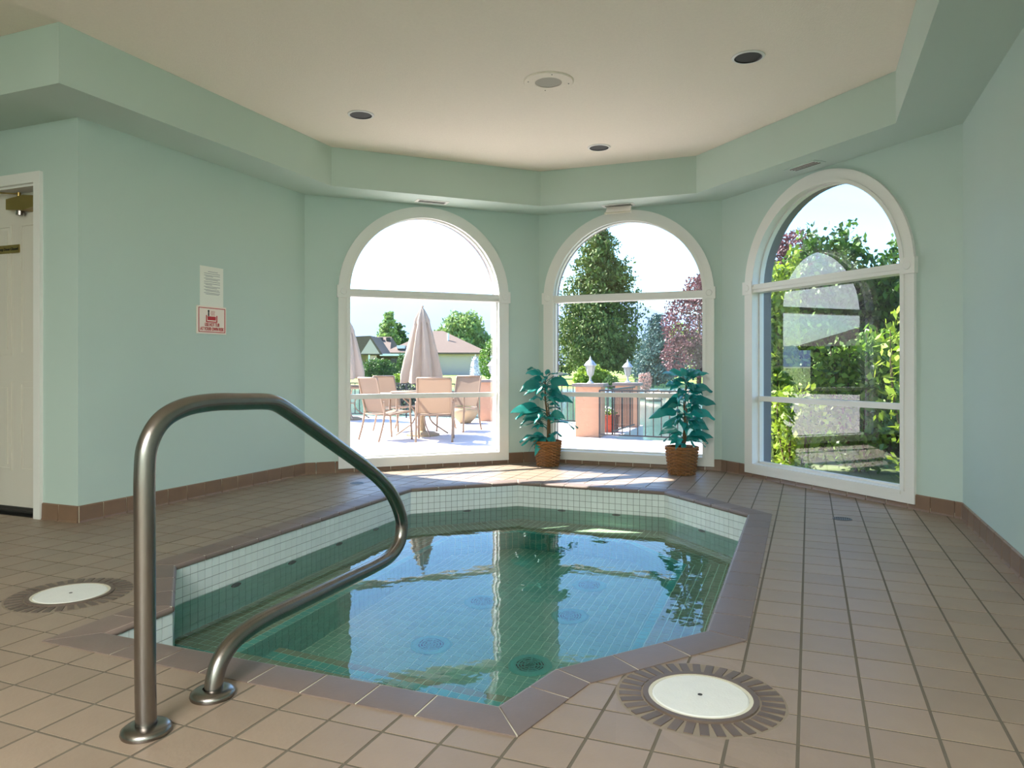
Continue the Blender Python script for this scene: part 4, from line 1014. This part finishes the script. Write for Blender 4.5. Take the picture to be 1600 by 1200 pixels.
broad('shrub', 590, 50, .1, [(0, .7, 1.0, .75, 2200), (-.8, .6, .75, .6, 1200), (.7, .6, .8, .55, 1200), (.2, 1.05, .7, .35, 900)], 'wide rounded green shrub in front of the house in the left window', M_CEDAR, .13, 0, cat='shrub')
broad('shrub', 630, 52, .1, [(0, .9, .46, .95, 2200)], 'upright clipped green cedar beside the grey house wall', M_CEDAR, .11, 0, cat='shrub')
broad('ornamental_grass', 627, 40, -.25, [(0, .5, .55, .35, 1300), (.35, .45, .4, .25, 700)], 'clump of yellow green ornamental grass below the clipped cedar', M_YLEAF, .16, 0, cat='grass')
broad('shrub', 633, 17.4, -.5, [(0, .75, .34, .34, 1700), (.30, .72, .26, .30, 900), (-.25, .72, .25, .28, 800)], 'dark lavender bush growing behind the patio railing', M_PURP, .055, 0, cat='shrub')
broad('shrub', 765, 60, 0, [(0, 1.3, .9, 1.4, 1500), (.3, 2.6, .6, .7, 600)], 'sunlit green bush at the right end of the house', M_GLEAF, .2, .05, cat='shrub')
broad('ornamental_grass', 925, 44, -.3, [(0, .75, .85, .6, 2300), (-.5, .5, .6, .4, 1100), (.8, .5, .6, .42, 1200)], 'yellow green tall grasses on the bank behind the near pillar', M_YLEAF, .2, 0, cat='grass')
broad('shrub', 955, 40, -.3, [(0, .42, .40, .38, 1300)], 'small round dark green bush on the bank between the two lanterns', M_CEDAR, .09, 0, cat='shrub')
broad('blossom_shrub', 1008, 36, -.3, [(0, .55, .38, .45, 900)], 'pink blossoming shrub under the blue spruce', M_PINKF, .09, .02, .4, cat='shrub')
broad('shrub', 876, 64, 0, [(0, 2.0, 2.0, 1.8, 2400), (2.2, 1.5, 1.6, 1.2, 1500), (-2, 1.8, 1.8, 1.6, 1500)], 'olive green undergrowth left of the tall conifer trunk', M_PINE, .26, .1, cat='shrub')
broad('shrub', 992, 64, 0, [(0, 1.6, 2.2, 1.5, 2200), (2.6, 1.6, 1.8, 1.6, 1400)], 'dark green undergrowth right of the tall conifer', M_CEDAR, .26, .1, cat='shrub')
# rocks on the bank
for i, (px, d, s_) in enumerate([(1010, 33, .5), (1029, 34.5, .6), (1056, 33, .5), (1022, 31, .35), (1070, 36, .6)]):
    b = at(px, d, -.5); rr = random.Random(i); m = MB(); m.sphere((0, 0, .12), (s_, s_ * .45), 9, 6)
    m.v = [(x * rr.uniform(.85, 1.15), y * rr.uniform(.85, 1.15), z * rr.uniform(.8, 1.2)) for x, y, z in m.v]
    o = m.build('bank_rock', M_ROCK); o.location = b; o.scale = (1, 1, .9); tag(o, ['tan rock at the water edge, left end of the rock row', 'largest tan rock on the far bank under the spruce', 'tan rock in the middle of the far bank row', 'smallest tan rock, nearest the water', 'tan rock at the right end of the row by the plum tree'][i], 'rock', 'rocks along the far bank')

# ------------------------------------------------------------------ houses
def hip(px0, px1, d, ze, zt, depth, over, rlen, label, name='house', base=0.0, mt=M_SIDING, windows=()):
    c0, c1 = at(px0, d, 0), at(px1, d, 0); L = (c1 - c0).length; t = thing(name, (c0.x, c0.y, base), label, 'house', rz=YAW)
    MB().box(0, L, 0, depth, 0, ze - base).build('house_wall', mt, t, keep=False)
    o = over; z0, z1 = ze - base, zt - base; cx = L * rlen[0], L * rlen[1]
    MB().add([(-o, -o, z0), (L + o, -o, z0), (L + o, depth + o, z0), (-o, depth + o, z0), (cx[0], depth / 2, z1), (cx[1], depth / 2, z1), (-o, -o, z0 - .18), (L + o, -o, z0 - .18), (L + o, depth + o, z0 - .18), (-o, depth + o, z0 - .18)],
             [(0, 1, 5, 4), (1, 2, 5), (2, 3, 4, 5), (3, 0, 4), (6, 7, 1, 0), (7, 8, 2, 1), (8, 9, 3, 2), (9, 6, 0, 3), (9, 8, 7, 6)]).build('roof', M_ROOF, t, keep=False)
    for (x0, x1, zz0, zz1) in windows:
        w_ = MB().box(L * x0 - .06, L * x1 + .06, -.05, .01, zz0 - .06, zz1 + .06).build('house_window', M_WHITE, t, keep=False)
        MB().box(L * x0, L * x1, -.07, -.05, zz0, zz1).build('pane', M_WINDK, w_, keep=False)
    return t, L
h1, L1 = hip(606, 757, 80, 2.5, 5.15, 12, .5, (.40, .52), 'long grey house with brown hipped roof across the pond in the left window', windows=((.87, .93, .8, 2.0),))
MB().box(L1 * .09, L1 * .17, .2, 1.5, 2.95, 3.3).build('skylight', M_WHITE, h1, keep=False)
for fx, zz in ((.82, 3.35), (.60, 4.75)): MB().tube([(L1 * fx, 3, 2.8), (L1 * fx, 3, zz)], .10, 8).build('vent_pipe', M_WHITE, h1, keep=False)
h2, L2 = hip(500, 604, 88, 2.6, 4.75, 10, .5, (.2, .97), 'brown roofed house wing behind the left part of the house', windows=())
for fx in (.72, .80, .92): MB().box(L2 * fx, L2 * fx + .5, 3.4, 4.0, 4.2, 4.62).build('roof_vent', M_DARK, h2, keep=False)
# gabled porch
c0 = at(560, 70, 0); g = thing('gabled_house', (c0.x, c0.y, 0), 'grey gable fronted house part with open porch left of the rounded shrub', 'house', rz=YAW)
MB().box(-2.6, .2, 0, 4, 0, 2.15).build('house_wall', M_SIDING, g, keep=False)
MB().add([(-3.2, -.4, 2.1), (2.4, -.4, 2.1), (1.2, -.4, 3.9), (-3.2, 5, 2.1), (2.4, 5, 2.1), (1.2, 5, 3.9), (-3.2, -.4, 3.7), (-3.2, 5, 3.7)], [(0, 1, 2, 6), (1, 4, 5, 2), (6, 2, 5, 7), (4, 3, 7, 5), (0, 6, 7, 3), (0, 3, 4, 1)]).build('roof', M_ROOF, g, keep=False)
MB().add([(.3, -.42, 2.2), (2.1, -.42, 2.2), (1.2, -.42, 3.6)], [(0, 1, 2)]).build('gable_board', M_SIDING, g, keep=False)
for x in (1.0, 4.6): MB().box(x, x + .15, -.3, -.1, 0, 2.1).build('porch_post', M_WHITE, g, keep=False)
MB().box(2.1, 5.2, -.4, 3, 2.0, 2.2).build('porch_beam', M_WHITE, g, keep=False)
MB().box(1.2, 5.0, 2.9, 3.1, 0, 2.1).build('porch_wall', M_SIDB, g, keep=False)
MB().box(2.6, 3.6, 2.85, 2.9, .4, 1.8).build('pane', M_WINDK, g, keep=False)
# own building's west wing, seen only as a reflection in the right window
wg = thing('neighbour_building', (-32, 3, ZG), 'low brown building with shallow roof mirrored in the right window', 'building')
MB().box(-38, -30, -4, 6.4, -.6, 1.9).build('house_wall', M_SIDB, wg)
MB().add([(-38.6, -4.6, 1.9), (-29.4, -4.6, 1.9), (-29.4, 7.0, 1.9), (-38.6, 7.0, 1.9), (-34, -1, 3.3), (-34, 3.0, 3.3)], [(0, 1, 4), (1, 2, 5, 4), (2, 3, 5), (3, 0, 4, 5), (3, 2, 1, 0)]).build('roof', M_ROOF, wg)

# ------------------------------------------------------------------ planting outside the right window
def hedge(name, x0, x1, y0, y1, zt, n, label, mt, size, seed=1, bumps=.18):
    rng = np.random.default_rng(seed); t = thing(name, ((x0 + x1) / 2, (y0 + y1) / 2, ZG), label, 'hedge')
    x = rng.uniform(x0, x1, n); y = rng.uniform(y0, y1, n); z = ZG + (zt - ZG) * rng.uniform(0, 1, n) ** .8
    top = zt + bumps * np.sin(x * 5.3) + bumps * .7 * np.sin(x * 11 + 2) + bumps * .5 * rng.normal(size=n); z = ZG + (top - ZG) * (z - ZG) / (zt - ZG)
    f = rng.uniform(0, 1, n); y = np.where(f < .55, y0 + .10 * np.sin(x * 6 + z * 2) + rng.normal(0, .09, n), y)
    core = MB().box(x0 + .1, x1 - .1, y0 + .22, y1 - .1, ZG, zt - .35).build('hedge_core', mat('painted_hedge_shade', (30, 46, 20), 1), t)  # dark core box, shade inside the hedge put into its colour
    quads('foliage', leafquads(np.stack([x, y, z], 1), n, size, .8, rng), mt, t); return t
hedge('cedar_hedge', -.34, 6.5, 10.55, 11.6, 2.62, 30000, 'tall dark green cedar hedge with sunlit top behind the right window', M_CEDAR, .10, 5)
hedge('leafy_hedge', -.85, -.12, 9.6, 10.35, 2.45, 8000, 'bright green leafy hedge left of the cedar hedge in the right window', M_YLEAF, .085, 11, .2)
def bush(name, c, r, n, size, mt, label, seed, stems=7):
    rng = np.random.default_rng(seed); rnd = random.Random(seed); t = thing(name, (c[0], c[1], ZG), label, 'shrub'); m = MB(); Q = []
    for k in range(stems):
        a = rnd.uniform(0, 2 * pi); e = (c[0] + r * .75 * cos(a) * rnd.uniform(.3, 1), c[1] + r * .75 * sin(a) * rnd.uniform(.3, 1), c[2] + (c[3] - c[2]) * rnd.uniform(.75, 1.02))
        s0 = Vector((c[0] + .05 * cos(a), c[1] + .05 * sin(a), ZG)); ev = Vector(e); mid = s0.lerp(ev, .5) + Vector((.08 * cos(a), .08 * sin(a), .1)); pts = catmull([s0, mid, ev], 6)
        m.tube(pts, [.009 * (1 - i / len(pts)) + .003 for i in range(len(pts))], 5)
        nn = n // stems; u = rng.uniform(.12, 1.0, nn); ii = (u * (len(pts) - 1)).astype(int); pc = np.array([tuple(pts[i]) for i in ii]); Q.append(leafquads(pc + rng.normal(0, 1, (nn, 3)) * np.array([.10, .10, .05]) * (.5 + r), nn, size, .2, rng))
    tag(m.build('stems', M_BARK, t), kind='stuff'); quads('foliage', np.concatenate(Q), mt, t); return t
bush('leafy_shrub', (-.44, 8.55, ZG, 2.15), .28, 5200, .085, M_YLEAF, 'sunlit leafy shrub filling the left edge of the right window', 21, 14)
bush('leafy_shrub', (-.14, 7.72, ZG, .75), .22, 1900, .07, M_YLEAF, 'low bright leafy shrub at the bottom left of the right window', 22, 10)
bush('leafy_shrub', (.50, 8.75, ZG, 1.45), .48, 2600, .09, M_GLEAF, 'loose green shrub with pale shoots in the middle of the right window', 23, 12)
bush('leafy_shrub', (.98, 8.0, ZG, 1.62), .35, 700, .09, M_YLEAF, 'thin leafy shoots reaching up at the right of the right window', 24, 6)
bush('leafy_shrub', (1.62, 9.45, ZG, 1.3), .45, 2600, .09, M_CEDAR, 'shaded dark shrub in front of the cedar hedge at right', 25, 12)
conifer(1322, 14.5, ZG, 3.55, .5, 'thin wispy sapling rising above the hedge in the right window', M_GLEAF, 14, 'sapling', .09, .55, 12, .35, .02, .6)
broad('plum_tree', 1236, 22, -.1, [(0, 4.3, 1.0, .85, 2200), (.7, 4.2, .6, .6, 900), (-.6, 4.2, .8, .6, 900)], 'dark purple plum crown above the leafy hedge in the right window', M_PLUM, .13, .12, 4.0, seed=8)

# sunlight refracted by the pool surface
sl.cycles.is_caustics_light = True
pw.cycles.is_caustics_caster = True
for o in tub.children:
    if o.name.split('.')[0] in ('tan_bench_tiles', 'teal_tiles', 'basin_floor_tiles', 'underwater_wall_tiles', 'bench_body'): o.cycles.is_caustics_receiver = True
for p_ in pw.data.polygons: p_.use_smooth = True
